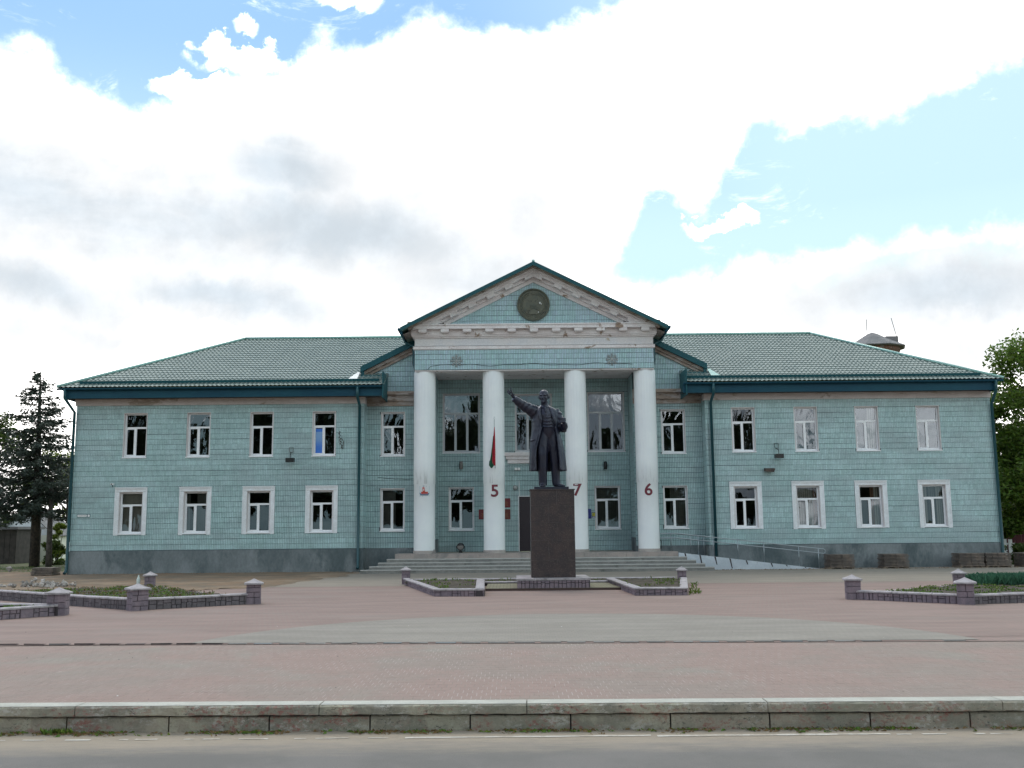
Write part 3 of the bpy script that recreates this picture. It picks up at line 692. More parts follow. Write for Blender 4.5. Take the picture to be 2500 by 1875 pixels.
def window(cx, z0, z1, w, y, kind='2', gl=None, surround=False, blinds=(), dull=False, film=False, reveal=.13, frac=.325, hood=False):
    h = z1 - z0; tr = h * (1 - frac)
    key = (round(w, 2), round(h, 2), kind, dull)
    mull = [-.02] if kind == '2' else [-w / 6 - .01, w / 6 + .01]
    if key not in FR: FR[key] = frame_mesh(w, h, tr, mull).mesh('window', M_PVC_DULL if dull else M_PVC)
    o = link('window', FR[key], hall, loc=(cx, y + reveal, z0))
    b, mid = .058, .075; xs = [-w / 2 + b] + [q for mm in mull for q in (mm - mid / 2, mm + mid / 2)] + [w / 2 - b]
    panes = [(xs[0], xs[-1], tr + mid / 2, h - b * .9)] + [(xs[2 * i], xs[2 * i + 1], b * 1.35, tr - mid / 2) for i in range(len(mull) + 1)]
    for i, (a, c, e, f) in enumerate(panes):
        g = gl[i] if isinstance(gl, (list, tuple)) else gl
        mb = MB(); n = R.uniform(-.003, .003); n2 = R.uniform(-.003, .003)
        mb.add([(a, .03 + n, e), (c, .03 - n, e), (c, .03 - n + n2, f), (a, .03 + n + n2, f)], [(0, 1, 2, 3)])
        mb.build('pane', g, o)
    if film:
        mb = MB(); a, c, e, f = panes[1]; mb.box(a + .035, c - .035, .022, .026, e + .035, f - .06); mb.build('window_film', M_BLUEFILM, o, label='blue film stuck over the lower left pane')
    # sill
    mb = MB(); mb.add([(-w / 2 - .04, -reveal - .055, -.012), (w / 2 + .04, -reveal - .055, -.012), (w / 2 + .04, 0, .02), (-w / 2 - .04, 0, .02), (-w / 2 - .04, -reveal - .055, -.045), (w / 2 + .04, -reveal - .055, -.045), (w / 2 + .04, 0, -.03), (-w / 2 - .04, 0, -.03)],
                      [(0, 1, 2, 3), (4, 5, 1, 0), (7, 6, 5, 4), (3, 7, 4, 0), (1, 5, 6, 2)])
    mb.build('sill', M_PVC, o)
    # painted reveal
    mb = MB(); t = .028; r = reveal
    mb.box(-w / 2 - t, -w / 2, -r - .008, .08, 0, h + t); mb.box(w / 2, w / 2 + t, -r - .008, .08, 0, h + t); mb.box(-w / 2, w / 2, -r - .008, .08, h, h + t)
    mb.build('reveal', M_REVEAL, o)
    if surround:
        s = .2; mb = MB(); yo = -r - .03
        def worn(x0, x1, za, zb):
            mb.box(x0, x1, yo, -r + .01, za, zb)
        mb.box(-w / 2 - s, -w / 2 - t, yo, -r - .009, -.06 + R.uniform(-.02, .02), h + .02); mb.box(w / 2 + t, w / 2 + s, yo, -r - .009, -.06 + R.uniform(-.02, .02), h + .02)
        mb.box(-w / 2 - s, w / 2 + s, yo, -r - .009, h + .0285, h + .18)
        mb.box(-w / 2 - s - .012, w / 2 + s + .012, yo - .035, -r - .009, h + .181, h + .215)
        mb.box(-w / 2 - s, -w / 2 - s + .045, yo - .018, yo, -.05, h + .18); mb.box(w / 2 + s - .045, w / 2 + s, yo - .018, yo, -.05, h + .18)
        mb.box(-w / 2 - s + .046, w / 2 + s - .046, yo - .018, yo, h + .135, h + .18)
        mb.build('surround', M_SURROUND, o)
    for (fa, fb, mm, ztop) in blinds:
        mb = MB(); x = -w / 2 + w * fa; xe = -w / 2 + w * fb
        while x < xe - .01:
            q = min(x + .085, xe); mb.add([(x, .14, .04), (q, .165, .04), (q, .165, h * ztop), (x, .14, h * ztop)], [(0, 1, 2, 3)]); x += .09
        mb.build('blind', mm, o)
    return o

# -- wings
UP_L = [-15.72, -13.08, -10.45, -7.85]; UP_R = [9.62, 12.23, 14.77, 17.33]
LO_L = [-15.77, -13.11, -10.5, -7.90]; LO_R = [9.60, 12.17, 14.77, 17.38]
WW = .93
def wing(x0, x1, ups, los, side):
    holes = [(c - WW / 2, c + WW / 2, 4.84, 6.66) for c in ups] + [(c - WW / 2, c + WW / 2, 1.70, 3.38) for c in los]
    mb = MB(); wall_boxes(mb, x0 + .002, x1 - .002, 1.0, 7.0, WY, WY + .4, holes); w = mb.build('wall', M_MORTAR, hall)
    big = [(h[0] - .028, h[1] + .028, h[2] - .02, h[3] + .028) for h in holes[:4]] + [(h[0] - .2, h[1] + .2, h[2] - .06, h[3] + .21) for h in holes[4:]]
    tiles('wall_tiles', x0, x1, 1.02, 7.0, WY, M_TILE, w, big)
    # end walls
    for xx, s in ((x0, 1), (x1, -1)):
        mb = MB(); ye = 56.0 if (xx in (x0,) and side < 0) or (xx == x1 and side > 0) else RY
        mb.box(min(xx, xx + s * .4), max(xx, xx + s * .4), WY + .4, ye, 1.0, 7.0); e = mb.build('wall', M_MORTAR, hall)
        t = MB(); z = 1.02
        while z < 6.98:
            y = WY
            while y < min(ye, WY + 14):
                q = R.uniform(0, .003); X = xx - s * (.012 + q)
                t.add([(X, y + .003, z + .005), (X, y + TW - .003, z + .005), (X, y + TW - .003, z + TH - .005), (X, y + .003, z + TH - .005), (xx, y + .003, z + .005), (xx, y + TW - .003, z + .005), (xx, y + TW - .003, z + TH - .005), (xx, y + .003, z + TH - .005)],
                      [(0, 1, 2, 3), (0, 4, 5, 1), (2, 6, 7, 3), (0, 3, 7, 4), (1, 5, 6, 2)]); y += TW
            z += TH
        t.build('wall_tiles', M_TILE, e, kind='stuff')
    mb = MB(); mb.box(x0 - .045, x1 + .045, WY - .05, WY + .5, -.1, 1.0)
    if side < 0: mb.box(x0 - .045, x0 + .4, WY + .5, 56, -.1, 1.0)
    else: mb.box(x1 - .4, x1 + .045, WY + .5, 56, -.1, 1.0)
    mb.build('plinth', M_PLINTH, hall)
    mb = MB(); mb.box(x0 - .05, x1 + .05, WY - .055, WY + .4, 7.0, 7.27); mb.box(x0 - .065, x1 + .065, WY - .075, WY - .055, 7.19, 7.27)
    mb.build('cornice_band', M_BAND, hall)
wing(-18.2, -6.2, UP_L, LO_L, -1); wing(8.06, 20.0 - .04, UP_R, LO_R, 1)
gl_up = {0: G_UP, 1: G_UP, 2: G_UP, 3: G_UP}
for i, c in enumerate(UP_L): window(c, 4.84, 6.66, WW, WY, gl=[G_UP, G_LOW, G_LOW] if i == 2 else G_UP, film=(i == 3))
for i, c in enumerate(UP_R): window(c, 4.84, 6.66, WW, WY, gl=G_SKY if i > 1 else (G_UP if i else [G_UP, G_LOW, G_UP]), blinds=((.62, 1., M_BLIND, 1.),) if i in (2,) else ())
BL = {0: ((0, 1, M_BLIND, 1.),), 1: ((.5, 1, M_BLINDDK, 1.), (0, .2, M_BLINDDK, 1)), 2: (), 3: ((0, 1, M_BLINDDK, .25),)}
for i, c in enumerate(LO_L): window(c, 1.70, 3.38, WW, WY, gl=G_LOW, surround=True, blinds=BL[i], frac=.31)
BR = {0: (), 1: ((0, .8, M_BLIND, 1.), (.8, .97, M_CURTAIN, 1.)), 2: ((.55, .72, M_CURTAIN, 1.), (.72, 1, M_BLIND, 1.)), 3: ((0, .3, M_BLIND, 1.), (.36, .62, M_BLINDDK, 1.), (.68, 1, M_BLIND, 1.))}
for i, c in enumerate(LO_R): window(c, 1.70, 3.38, WW, WY, gl=G_LOW, surround=True, blinds=BR[i], frac=.31)

# -- recessed middle, either side of the loggia
LX = 4.2
for s, xa, xb in ((-1, -6.2, CX - LX), (1, CX + LX, 8.06)):
    c = -5.07 if s < 0 else 6.83; w = .98
    holes = [(c - w / 2, c + w / 2, 4.86, 6.70), (c - w / 2, c + w / 2, 1.72, 3.46)]
    mb = MB(); wall_boxes(mb, xa, xb, 1.0, 6.97, RY, RY + .4, holes); wl = mb.build('wall', M_MORTAR, hall)
    tiles('wall_tiles', xa, xb, 1.0, 6.97, RY, M_TILE, wl, [(h[0] - .028, h[1] + .028, h[2] - .03, h[3] + .028) for h in holes], gx=.010, gz=.013)
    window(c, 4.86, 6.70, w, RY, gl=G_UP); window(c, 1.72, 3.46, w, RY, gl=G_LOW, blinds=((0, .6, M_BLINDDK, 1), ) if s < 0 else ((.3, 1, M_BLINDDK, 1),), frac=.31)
    mb = MB(); mb.box(xa, xb, RY - .045, RY + .4, -.1, 1.0); mb.build('plinth', M_PLINTH, hall)
    # cornice and the gable end above it
    mb = MB(); mb.box(xa, xb, RY - .06, RY + .35, 6.97, 7.16); mb.box(xa, xb, RY - .14, RY + .35, 7.16, 7.3); mb.box(xa, xb, RY - .1, RY + .35, 7.3, 7.44); mb.box(xa, xb, RY - .24, RY + .35, 7.44, 7.58)
    mb.build('cornice_band', M_PLASTER_WORN, hall)
    XE = CX + s * 7.33; g0 = 8.62
    gp = lambda x: g0 - .16 + .5 * (7.33 - abs(x - CX))
    xi = CX + s * 4.45
    mb = MB(); mb.prism([(XE - s * .05, 7.5), (xi, 7.5), (xi, gp(xi) - .26), (XE - s * .05, gp(XE) - .12)][::s], RY - .02, RY + .3); gw = mb.build('gable_wall', M_MORTAR, hall); recalc(gw)
    tiles('wall_tiles', min(XE, xi), max(XE, xi), 7.60, 10.2, RY - .02, M_TILE_BLUE, gw, cuts=[lambda x, z: gp(x) - .30 - z, lambda x, z: 7.28 - abs(x - CX)], gx=.010, gz=.013)
    # raking plaster band and the dark sheet trim
    def rake(dz0, dz1, y0, y1, xs0, xs1, m, name):
        mb = MB(); A, B = CX + s * xs0, CX + s * xs1
        mb.prism([(A, gp(A) + dz0), (B, gp(B) + dz0), (B, gp(B) + dz1), (A, gp(A) + dz1)][::-s], y0, y1); q = mb.build(name, m, hall); recalc(q)
    rake(-.33, -.06, RY - .14, RY, 7.15, 4.9, M_PLASTER_WORN, 'raking_cornice')
    rake(-.2, -.06, RY - .24, RY - .14, 7.25, 4.9, M_PLASTER_WORN, 'raking_cornice')
    rake(-.07, .18, RY - .42, RY - .30, 7.36, 4.9, M_TRIM, 'rake_trim')
    # roof of this gable, running back into the main roof
    mb = MB(); A, B = CX + s * 7.36, CX
    vs = [(A, RY - .40, gp(A) + .18), (B, RY - .40, gp(B) + .18), (B, 49, gp(B) + .18), (A, 49, gp(A) + .18)]
    mb.add(vs + [(x, y, z - .1) for x, y, z in vs], [(0, 1, 2, 3), (7, 6, 5, 4), (0, 4, 5, 1), (3, 2, 6, 7), (0, 3, 7, 4)]); q = mb.build('gable_roof', M_SEAM, hall); recalc(q)
    # cheek wall under the gable eave, and the little pent roof box of the wing eave
    mb = MB(); mb.box(min(XE, XE - s * .12), max(XE, XE - s * .12), RY - .38, 46, 7.9, gp(XE) + .02); mb.build('cheek_wall', M_TRIM, hall)
# -- loggia walls
for s in (-1, 1):
    xs = CX + s * LX; mb = MB(); mb.box(min(xs, xs + s * .4), max(xs, xs + s * .4), RY + .002, LY + .3, .78, 8.3); w = mb.build('wall', M_MORTAR, hall)
    t = MB(); z = 1.34
    while z < 8.25:
        y = RY + .004
        while y < LY - .02:
            X = xs - s * (.012 + R.uniform(0, .003)); a = (X, y + .004, z + .006)
            t.add([(X, y + .004, z + .006), (X, y + TW - .004, z + .006), (X, y + TW - .004, z + TH - .006), (X, y + .004, z + TH - .006), (xs, y + .004, z + .006), (xs, y + TW - .004, z + .006), (xs, y + TW - .004, z + TH - .006), (xs, y + .004, z + TH - .006)],
                  [(0, 1, 2, 3), (0, 4, 5, 1), (2, 6, 7, 3), (0, 3, 7, 4), (1, 5, 6, 2)]); y += TW
        z += TH
    t.build('wall_tiles', M_TILE, w, kind='stuff')
    mb = MB(); mb.box(min(xs - s * .03, xs), max(xs - s * .03, xs), RY, LY, .78, 1.34); mb.build('plinth', M_PLINTH, hall)
bw, lw, cw = 1.58, 1.06, 1.58
holes = [(-2.25 - bw / 2, -2.25 + bw / 2, 5.08, 7.66), (4.12 - bw / 2, 4.12 + bw / 2, 5.08, 7.66), (CX - cw / 2, CX + cw / 2, 5.10, 7.62), (-2.25 - lw / 2, -2.25 + lw / 2, 1.72, 3.54), (4.11 - lw / 2, 4.11 + lw / 2, 1.72, 3.54), (CX - .67, CX + .67, .78, 3.13)]
mb = MB(); wall_boxes(mb, CX - LX, CX + LX, .78, 8.3, LY, LY + .3, holes); wl = mb.build('wall', M_MORTAR, hall)
tiles('wall_tiles', CX - LX, CX + LX, .79, 8.3, LY, M_TILE, wl, [(h[0] - .028, h[1] + .028, h[2] - .03, h[3] + .028) for h in holes], gx=.010, gz=.014)
window(-2.25, 5.08, 7.66, bw, LY, kind='3', gl=G_SKY, dull=True, frac=.33); window(4.12, 5.08, 7.66, bw, LY, kind='3', gl=G_SKY, dull=True, frac=.33); window(CX, 5.10, 7.62, cw, LY, kind='3', gl=G_UP, dull=True, frac=.33)
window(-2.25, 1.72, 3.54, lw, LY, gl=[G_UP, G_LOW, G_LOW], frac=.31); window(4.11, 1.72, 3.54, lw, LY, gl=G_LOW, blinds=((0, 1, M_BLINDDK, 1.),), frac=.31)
mb = MB(); mb.box(-.36, 2.22, LY - .22, LY - .013, 4.90, 5.05); mb.box(-.30, 2.16, LY - .16, LY - .013, 4.76, 4.90); mb.box(-.22, 2.08, LY - .1, LY - .013, 4.58, 4.76)
mb.build('door_cornice', M_PLASTER, hall)
# door
mb = MB(); mb.box(CX - .67, CX - .60, LY + .02, LY + .1, .78, 3.13); mb.box(CX + .60, CX + .67, LY + .02, LY + .1, .78, 3.13); mb.box(CX - .60, CX + .60, LY + .02, LY + .1, 3.06, 3.13)
dr = mb.build('door', M_DOOR, hall)
for s in (-1, 1):
    mb = MB(); x0, x1 = (CX - .598, CX - .004) if s < 0 else (CX + .004, CX + .598); mb.box(x0, x1, LY + .05, LY + .09, .79, 3.058)
    for za, zb in ((.95, 1.6), (1.75, 2.9)): mb.box(x0 + .1, x1 - .1, LY + .035, LY + .05, za, zb)
    mb.build('door_leaf', M_DOOR, dr)
mb = MB(); mb.tube([(CX - .06, LY + .01, 1.7), (CX - .06, LY - .02, 1.7), (CX - .06, LY - .02, 2.0), (CX - .06, LY + .01, 2.0)], .012, 6); mb.build('handle', M_STEEL, dr)
mb = MB(); mb.box(CX - .705, CX - .672, LY - .03, LY, .78, 3.17); mb.box(CX + .672, CX + .705, LY - .03, LY, .78, 3.17); mb.box(CX - .672, CX + .672, LY - .03, LY, 3.137, 3.17); mb.build('door_trim', M_PVC, dr)
# ceiling of the portico and lintel soffit
onebox('portico_ceiling', M_PLASTER, hall, CX - LX, CX + LX, 42.35, LY + .3, 8.302, 8.5)
# dark rooms behind the glass
for x0, x1, yf, yb in ((-17.8, -6.6, WY + .4, 45.5), (8.5, 19.5, WY + .4, 45.5), (-6.0, -3.68, RY + .4, 46), (5.53, 7.9, RY + .4, 46), (CX - LX, CX + LX, LY + .3, 47.5)):
    mb = MB()
    for za, zb in ((.9, 3.9), (4.2, 7.75)):
        if yf > 44.5: zb = min(zb, 7.9)
        mb.add([(x0, yf, za), (x1, yf, za), (x1, yb, za), (x0, yb, za), (x0, yf, zb), (x1, yf, zb), (x1, yb, zb), (x0, yb, zb)], [(0, 1, 2, 3), (7, 6, 5, 4), (2, 6, 7, 3), (1, 5, 6, 2), (3, 7, 4, 0)])
    mb.build('room', M_DARK, hall)

# -- portico entablature
EX = 4.97
y0 = PY
mb = MB(); mb.box(CX - EX, CX + EX, y0, 42.35, 8.30, 9.17); mb.box(CX - EX, CX - EX + .8, 42.35, RY - .07, 8.3, 9.17); mb.box(CX + EX - .8, CX + EX, 42.35, RY - .07, 8.3, 9.17)
en = mb.build('entablature', M_MORTAR, hall)
tiles('wall_tiles', CX - EX, CX + EX, 8.315, 9.165, y0, M_TILE_BLUE, en, gx=.009, gz=.012)
for s in (-1, 1):
    t = MB(); z = 8.315
    while z < 9.1:
        y = y0
        while y < RY - .1:
            xs = CX + s * EX; X = xs + s * .012
            t.add([(X, y + .004, z + .006), (X, y + TW - .004, z + .006), (X, y + TW - .004, z + TH - .006), (X, y + .004, z + TH - .006)], [(0, 1, 2, 3)]); y += TW
        z += TH - .001
    t.build('wall_tiles', M_TILE_BLUE, en, kind='stuff')
mb = MB(); mb.box(CX - EX - .0, CX + EX + .0, y0 + .01, 42.35, 8.262, 8.298); mb.build('soffit', M_PLASTER, hall)
mb = MB(); mb.box(CX - EX - .06, CX + EX + .06, y0 - .07, RY, 9.172, 9.295); mb.box(CX - EX - .03, CX + EX + .03, y0 - .035, y0, 9.15, 9.171); mb.build('architrave_band', M_PLASTER, hall)
onebox('frieze', M_PLASTER_CLEAN, hall, CX - EX, CX + EX, y0 + .005, RY + .02, 9.325, 9.64)
onebox('frieze_painted_shade', M_BLACK, hall, CX - EX + .02, CX + EX - .02, y0 + .05, RY, 9.295, 9.325)  # black strip; the shade of the gap is put into its colour
mb = MB(); mb.box(CX - EX - .05, CX + EX + .05, y0 - .05, RY, 9.64, 9.70); mb.box(CX - EX - .11, CX + EX + .11, y0 - .11, RY, 9.70, 9.76); mb.box(CX - EX - .14, CX + EX + .14, y0 - .14, RY, 9.76, 9.9)
mb.build('bed_moulding', M_PLASTER, hall)
PXC = CX + .0
mb = MB(); mb.box(CX - EX - .06, CX + EX + .06, y0 - .36, y0 - .141, 9.98, 10.12); mb.box(CX - EX - .12, CX + EX + .12, y0 - .40, RY, 10.12, 10.17); mb.box(CX - EX - .14, CX + EX + .14, y0 - .141, RY, 9.9, 10.12)
mb.build('corona', M_PLASTER, hall)
nm = 11
for i in range(nm):
    mb = MB(); xx = CX - 4.62 + i * 9.24 / (nm - 1); mb.box(xx - .17, xx + .17, y0 - .34, y0 - .141, 9.86, 9.979); mb.box(xx - .15, xx + .15, y0 - .31, y0 - .141, 9.83, 9.86); mb.build('modillion', M_PLASTER, hall)
# tympanum
ts = .485
tz = lambda x: 12.02 - ts * abs(x - CX)
mb = MB(); mb.prism([(CX - 4.9, 10.17), (CX + 4.9, 10.17), (CX, 12.5)], y0 + .12, y0 + .4); ty = mb.build('tympanum', M_MORTAR, hall); recalc(ty)
tiles('wall_tiles', CX - 3.9, CX + 3.9, 10.172, 12.1, y0 + .12, M_TILE_BLUE, ty, cuts=[lambda x, z: tz(x) - z], gx=.009, gz=.012)
RS = .497
def raker(name, lo, hi, ya, yb, m, span=5.2, s_list=(-1, 1)):
    for s in s_list:
        mb = MB(); A = CX + s * span
        f = lambda x: 12.02 - RS * abs(x - CX)
        mb.prism([(CX, f(CX) + lo), (A, f(A) + lo), (A, f(A) + hi), (CX, f(CX) + hi)], ya, yb); q = mb.build(name, m, hall); recalc(q)
raker('raking_cornice', .0, .17, y0 + .03, y0 + .13, M_PLASTER, 3.75)
raker('raking_cornice', .17, .30, y0 - .08, y0 + .119, M_PLASTER, 4.42)
raker('raking_cornice',   .30, .42, y0 - .30, y0 + .119, M_PLASTER, 4.75)
raker('raking_cornice', .42, .50, y0 - .38, y0 + .119, M_PLASTER, 5.0)
raker('raking_cornice', .50, .60, y0 - .46, y0 + .119, M_PLASTER_WORN, 5.2)
an = math.atan(RS)
for s in (-1, 1):
    for k in range(6):
        d = (.62, 1.42, 2.2, 2.98, 3.72, 4.3)[k] if k < 5 else None
        if d is None: continue
        d = [.0, 1.02, 1.78, 2.55, 3.32, 4.05][k + 1]
        cx0 = CX + s * d; cz = 12.02 - RS * d + .235; mb = MB()
        ax = Vector((math.cos(an), 0, -math.sin(an) * s)) if s > 0 else Vector((math.cos(an), 0, math.sin(an)))
        up = Vector((-ax.z, 0, ax.x)); c = Vector((cx0, 0, cz)); vs = []
        for yy in (y0 - .285, y0 - .081):
            for a, b in ((-1, -1), (1, -1), (1, 1), (-1, 1)): p = c + ax * .175 * a + up * .066 * b; vs.append((p.x, yy, p.z))
        mb.add(vs, [(0, 1, 2, 3), (7, 6, 5, 4), (0, 4, 5, 1), (1, 5, 6, 2), (2, 6, 7, 3), (3, 7, 4, 0)]); q = mb.build('modillion', M_PLASTER, hall); recalc(q)
mb = MB(); w = .36; f = lambda x: 12.02 - RS * abs(x - CX)
mb.prism([(CX - w, f(CX + w) + .175), (CX, f(CX) + .175), (CX + w, f(CX + w) + .175), (CX + w, f(CX + w) + .295), (CX, f(CX) + .295), (CX - w, f(CX + w) + .295)], y0 - .285, y0 - .081); q = mb.build('modillion', M_PLASTER, hall); recalc(q)
# corner blocks where raking and level cornice meet
for s in (-1, 1):
    mb = MB(); a, b = CX + s * (EX - .35), CX + s * (EX + .28); mb.box(min(a, b), max(a, b), y0 - .44, RY, 10.17, 10.22); mb.box(min(a, b), max(a, b), y0 - .3, RY, 10.22, 10.3); mb.build('corner_block', M_PLASTER_WORN, hall)
# portico roof
def proof(s):
    mb = MB(); f = lambda d: 12.02 - RS * d + .60
    ys, ye = y0 - .78, 49.2; E = 5.5
    P = [(CX, ys, f(0) + .075), (CX + s * E, ys, f(E) + .075), (CX + s * E, 46.9, f(E) + .075), (CX, ye, f(0) + .075)]
    mb.add(P + [(x, y, z - .085) for x, y, z in P], [(0, 1, 2, 3), (7, 6, 5, 4), (0, 4, 5, 1), (1, 5, 6, 2), (2, 6, 7, 3)]); q = mb.build('portico_roof', M_SEAM, hall); recalc(q)
    mb = MB(); mb.prism([(CX, f(0) - .075), (CX + s * E, f(E) - .075), (CX + s * E, f(E) + .082), (CX, f(0) + .082)], ys - .03, ys); q = mb.build('rake_trim', M_TRIM, hall); recalc(q)
    # side eave: fascia, soffit, gutter
    mb = MB(); a, b = CX + s * (E - .02), CX + s * (E - .06); mb.box(min(a, b), max(a, b), ys + .01, 47, f(E) - .2, f(E) - .02); mb.build('fascia', M_FASCIA, hall)
    mb = MB(); X = CX + s * (E + .05); pts = [(X, ys, f(E)), (X, 46.6, f(E) - .02)]; mb.tube(pts, .065, 8); mb.build('gutter', M_FASCIA, hall, smooth=True)
    mb = MB(); a = CX + s * (EX + .13); b = CX + s * (E - .07)
    mb.add([(a, y0 - .3, 9.9), (b, y0 - .3, f(E) - .12), (b, 46.6, f(E) - .12), (a, 46.6, 9.9)], [(0, 1, 2, 3)]); mb.build('soffit', M_PLASTER_WORN, hall)
    mb = MB(); X = CX + s * (EX + .12); mb.tube([(CX + s * (E + .04), 42.3, f(E) - .05), (CX + s * (E - .05), 42.3, f(E) - .25), (X, 42.25, 9.45), (X, 42.25, 8.75), (X - s * .05, 42.2, 8.55), (X - s * .13, 42.0, 8.32)], .055, 8); mb.build('downpipe', M_PIPE, hall, smooth=True)
    # upper side wall between cornice and roof
    mb = MB(); a = CX + s * EX; mb.box(min(a, a - s * .3), max(a, a - s * .3), RY - .02, 47.5, 8.6, 10.4); mb.build('side_wall', M_PLASTER_WORN, hall)
proof(-1); proof(1)
mb = MB(); mb.tube([(CX, y0 - .8, 12.71), (CX, 49.2, 12.71)], .06, 8); mb.build('ridge_cap', M_SEAM, hall, smooth=True)

# -- main hip roof of pressed metal tiles
EY, EZ, RYD, RZ = 41.2, 7.67, 48.5, 11.02
slope_l = math.hypot(RYD - EY, RZ - EZ); HX0, HX1, RX0, RX1 = -18.72, 20.22, -12.98, 14.54
nrow = 23; per = .183; seg = 6
us = np.arange(HX0, HX1 + per / seg, per / seg); dy, dz = (RYD - EY) / slope_l, (RZ - EZ) / slope_l
ny, nz = -dz, dy
vs = []; fs = []
cosw = np.cos(2 * np.pi * (us - HX0) / per)
lines = []
for r in range(nrow):
    for k, (s_, lift) in enumerate(((r / nrow, .034), ((r + .5) / nrow, .017), ((r + .995) / nrow, .0))):
        lines.append((s_ * slope_l, lift))
W = len(us)
for s_, lift in lines:
    t_ = s_ / slope_l; a, b = HX0 + (RX0 - HX0) * t_, HX1 + (RX1 - HX1) * t_
    uu = np.clip(us, a, b); hh = lift + .017 * cosw
    for u, h in zip(uu, hh): vs.append((float(u), EY + dy * s_ + ny * h, EZ + dz * s_ + nz * h))
for i in range(len(lines) - 1):
    t_ = lines[i + 1][0] / slope_l; a, b = HX0 + (RX0 - HX0) * t_, HX1 + (RX1 - HX1) * t_
    for j in range(W - 1):
        if us[j + 1] <= a + 1e-6 or us[j] >= b - 1e-6: continue
        if abs(us[j] - .93) < 6.22 and EY + dy * lines[i][0] < 42.85: continue
        fs.append((i * W + j, i * W + j + 1, (i + 1) * W + j + 1, (i + 1) * W + j))
mb = MB(); mb.v = vs; mb.f = fs
roof = mb.build('roof', M_ROOF, hall, smooth=False)
mb = MB()
B0, B1 = (HX0, 55.8, EZ), (HX1, 55.8, EZ); R0, R1 = (RX0, RYD, RZ), (RX1, RYD, RZ); F0, F1 = (HX0, EY, EZ), (HX1, EY, EZ)
mb.add([B0, B1, R0, R1, F0, F1], [(1, 0, 2, 3), (0, 4, 2), (5, 1, 3)]); mb.build('roof_back', M_ROOF, roof)
for a, b in (((RX0, RYD, RZ), (CX - 5, RYD, RZ)), ((CX + 5, RYD, RZ), R1), (F0, R0), (F1, R1)):
    mb = MB(); mb.tube([(a[0], a[1], a[2] + .05), (b[0], b[1], b[2] + .05)], .068, 8); mb.build('ridge_cap', M_SEAM, roof, smooth=True)
for s, xa, xb in ((-1, HX0 + .75, CX - 6.45), (1, CX + 6.3, HX1 - .75)):
    mb = MB(); o = .42; Y = EY + dy * o; Z = EZ + dz * o
    mb.add([(xa, Y, Z + .03), (xb, Y, Z + .03), (xb, Y - .03, Z + .14), (xa, Y - .03, Z + .14), (xa, Y + .1, Z + .07), (xb, Y + .1, Z + .07)], [(0, 1, 2, 3), (3, 2, 5, 4)]); mb.build('snow_guard', M_TRIM, roof)
    # eave: gutter, fascia, soffit
    xo = HX0 if s < 0 else HX1; xi = CX - 6.30 if s < 0 else CX + 6.12
    mb = MB(); mb.box(min(xo + .25 * -s, xi), max(xo + .25 * -s, xi), EY + .14, EY + .2, 7.235, 7.58); mb.build('fascia', M_FASCIA, hall)
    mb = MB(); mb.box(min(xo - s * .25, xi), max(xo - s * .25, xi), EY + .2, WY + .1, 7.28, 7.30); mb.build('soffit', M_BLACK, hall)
    n = 12; mb = MB(); a, b = min(xo, xi), max(xo, xi); prof = [(EY + .01 + .065 * math.cos(q), 7.64 + .075 * math.sin(q)) for q in [math.pi + math.pi * i / 8 for i in range(9)]]
    vs = [(x, y, z) for x in (a, b) for y, z in prof] ; mb.add(vs, [(i, i + 1, 9 + i + 1, 9 + i) for i in range(8)] + [tuple(range(9)), tuple(range(17, 8, -1))]); q = mb.build('gutter', M_FASCIA, hall); 
    # box where the wing eave returns in front of the recessed middle
    mb = MB(); xr = CX + s * 6.28; mb.box(min(xr, xr - s * .05), max(xr, xr - s * .05), EY + .02, RY - .1, 7.14, 8.22); mb.build('fascia_return', M_TRIM, hall)
    xq = CX + s * 7.34; mb = MB(); mb.box(min(xr, xq), max(xr, xq), RY - .46, RY - .41, 7.95, 8.24); mb.build('apron_flashing', M_TRIM, hall)
    # end fascia and outer return
    mb = MB(); X = xo - s * .27; mb.box(min(X, X + s * .05), max(X, X + s * .05), EY + .14, 55.6, 7.235, 7.6); mb.build('fascia', M_FASCIA, hall)
    mb = MB(); mb.add([(xo - s * .24, EY + .2, 7.6), (xo, EY, 7.62), (xo, 55.6, 7.62), (xo - s * .24, 55.6, 7.6)], [(0, 1, 2, 3)]); mb.build('soffit', M_FASCIA, hall)
    # downpipes
    xp = (-18.24 if s < 0 else 19.98); mb = MB()
    mb.tube([(xo - s * .32, EY + .0, 7.62), (xo - s * .32, EY + .02, 7.25), (xp, WY - .12, 6.72), (xp, WY - .12, .32), (xp - .0, WY - .16, .2), (xp - s * -.0, WY - .3, .12)], .062, 10); mb.build('downpipe', M_PIPE, hall, smooth=True)
    xp = -6.36 if s < 0 else 8.28; mb = MB(); mb.tube([(xp, EY + .0, 7.6), (xp, EY + .02, 7.2), (xp, WY - .12, 6.9), (xp, WY - .12, .32), (xp, WY - .2, .2)] if s < 0 else [(xp, EY + .0, 7.6), (xp, EY + .02, 7.2), (xp, WY - .12, 6.9), (xp, WY - .12, .1)], .062, 10); mb.build('downpipe', M_PIPE, hall, smooth=True)
# zinc flashing wedge left and right
for s, x in ((-1, CX - 7.4), (1, CX + 7.4)):
    mb = MB(); mb.add([(x, 41.75, 7.98), (x + s * .42, 41.72, 7.97), (x + s * .1, 42.6, 8.42), (x, 42.6, 8.42)], [(0, 1, 2, 3)]); mb.build('flashing', M_WHITE if s < 0 else M_SEAM, hall)

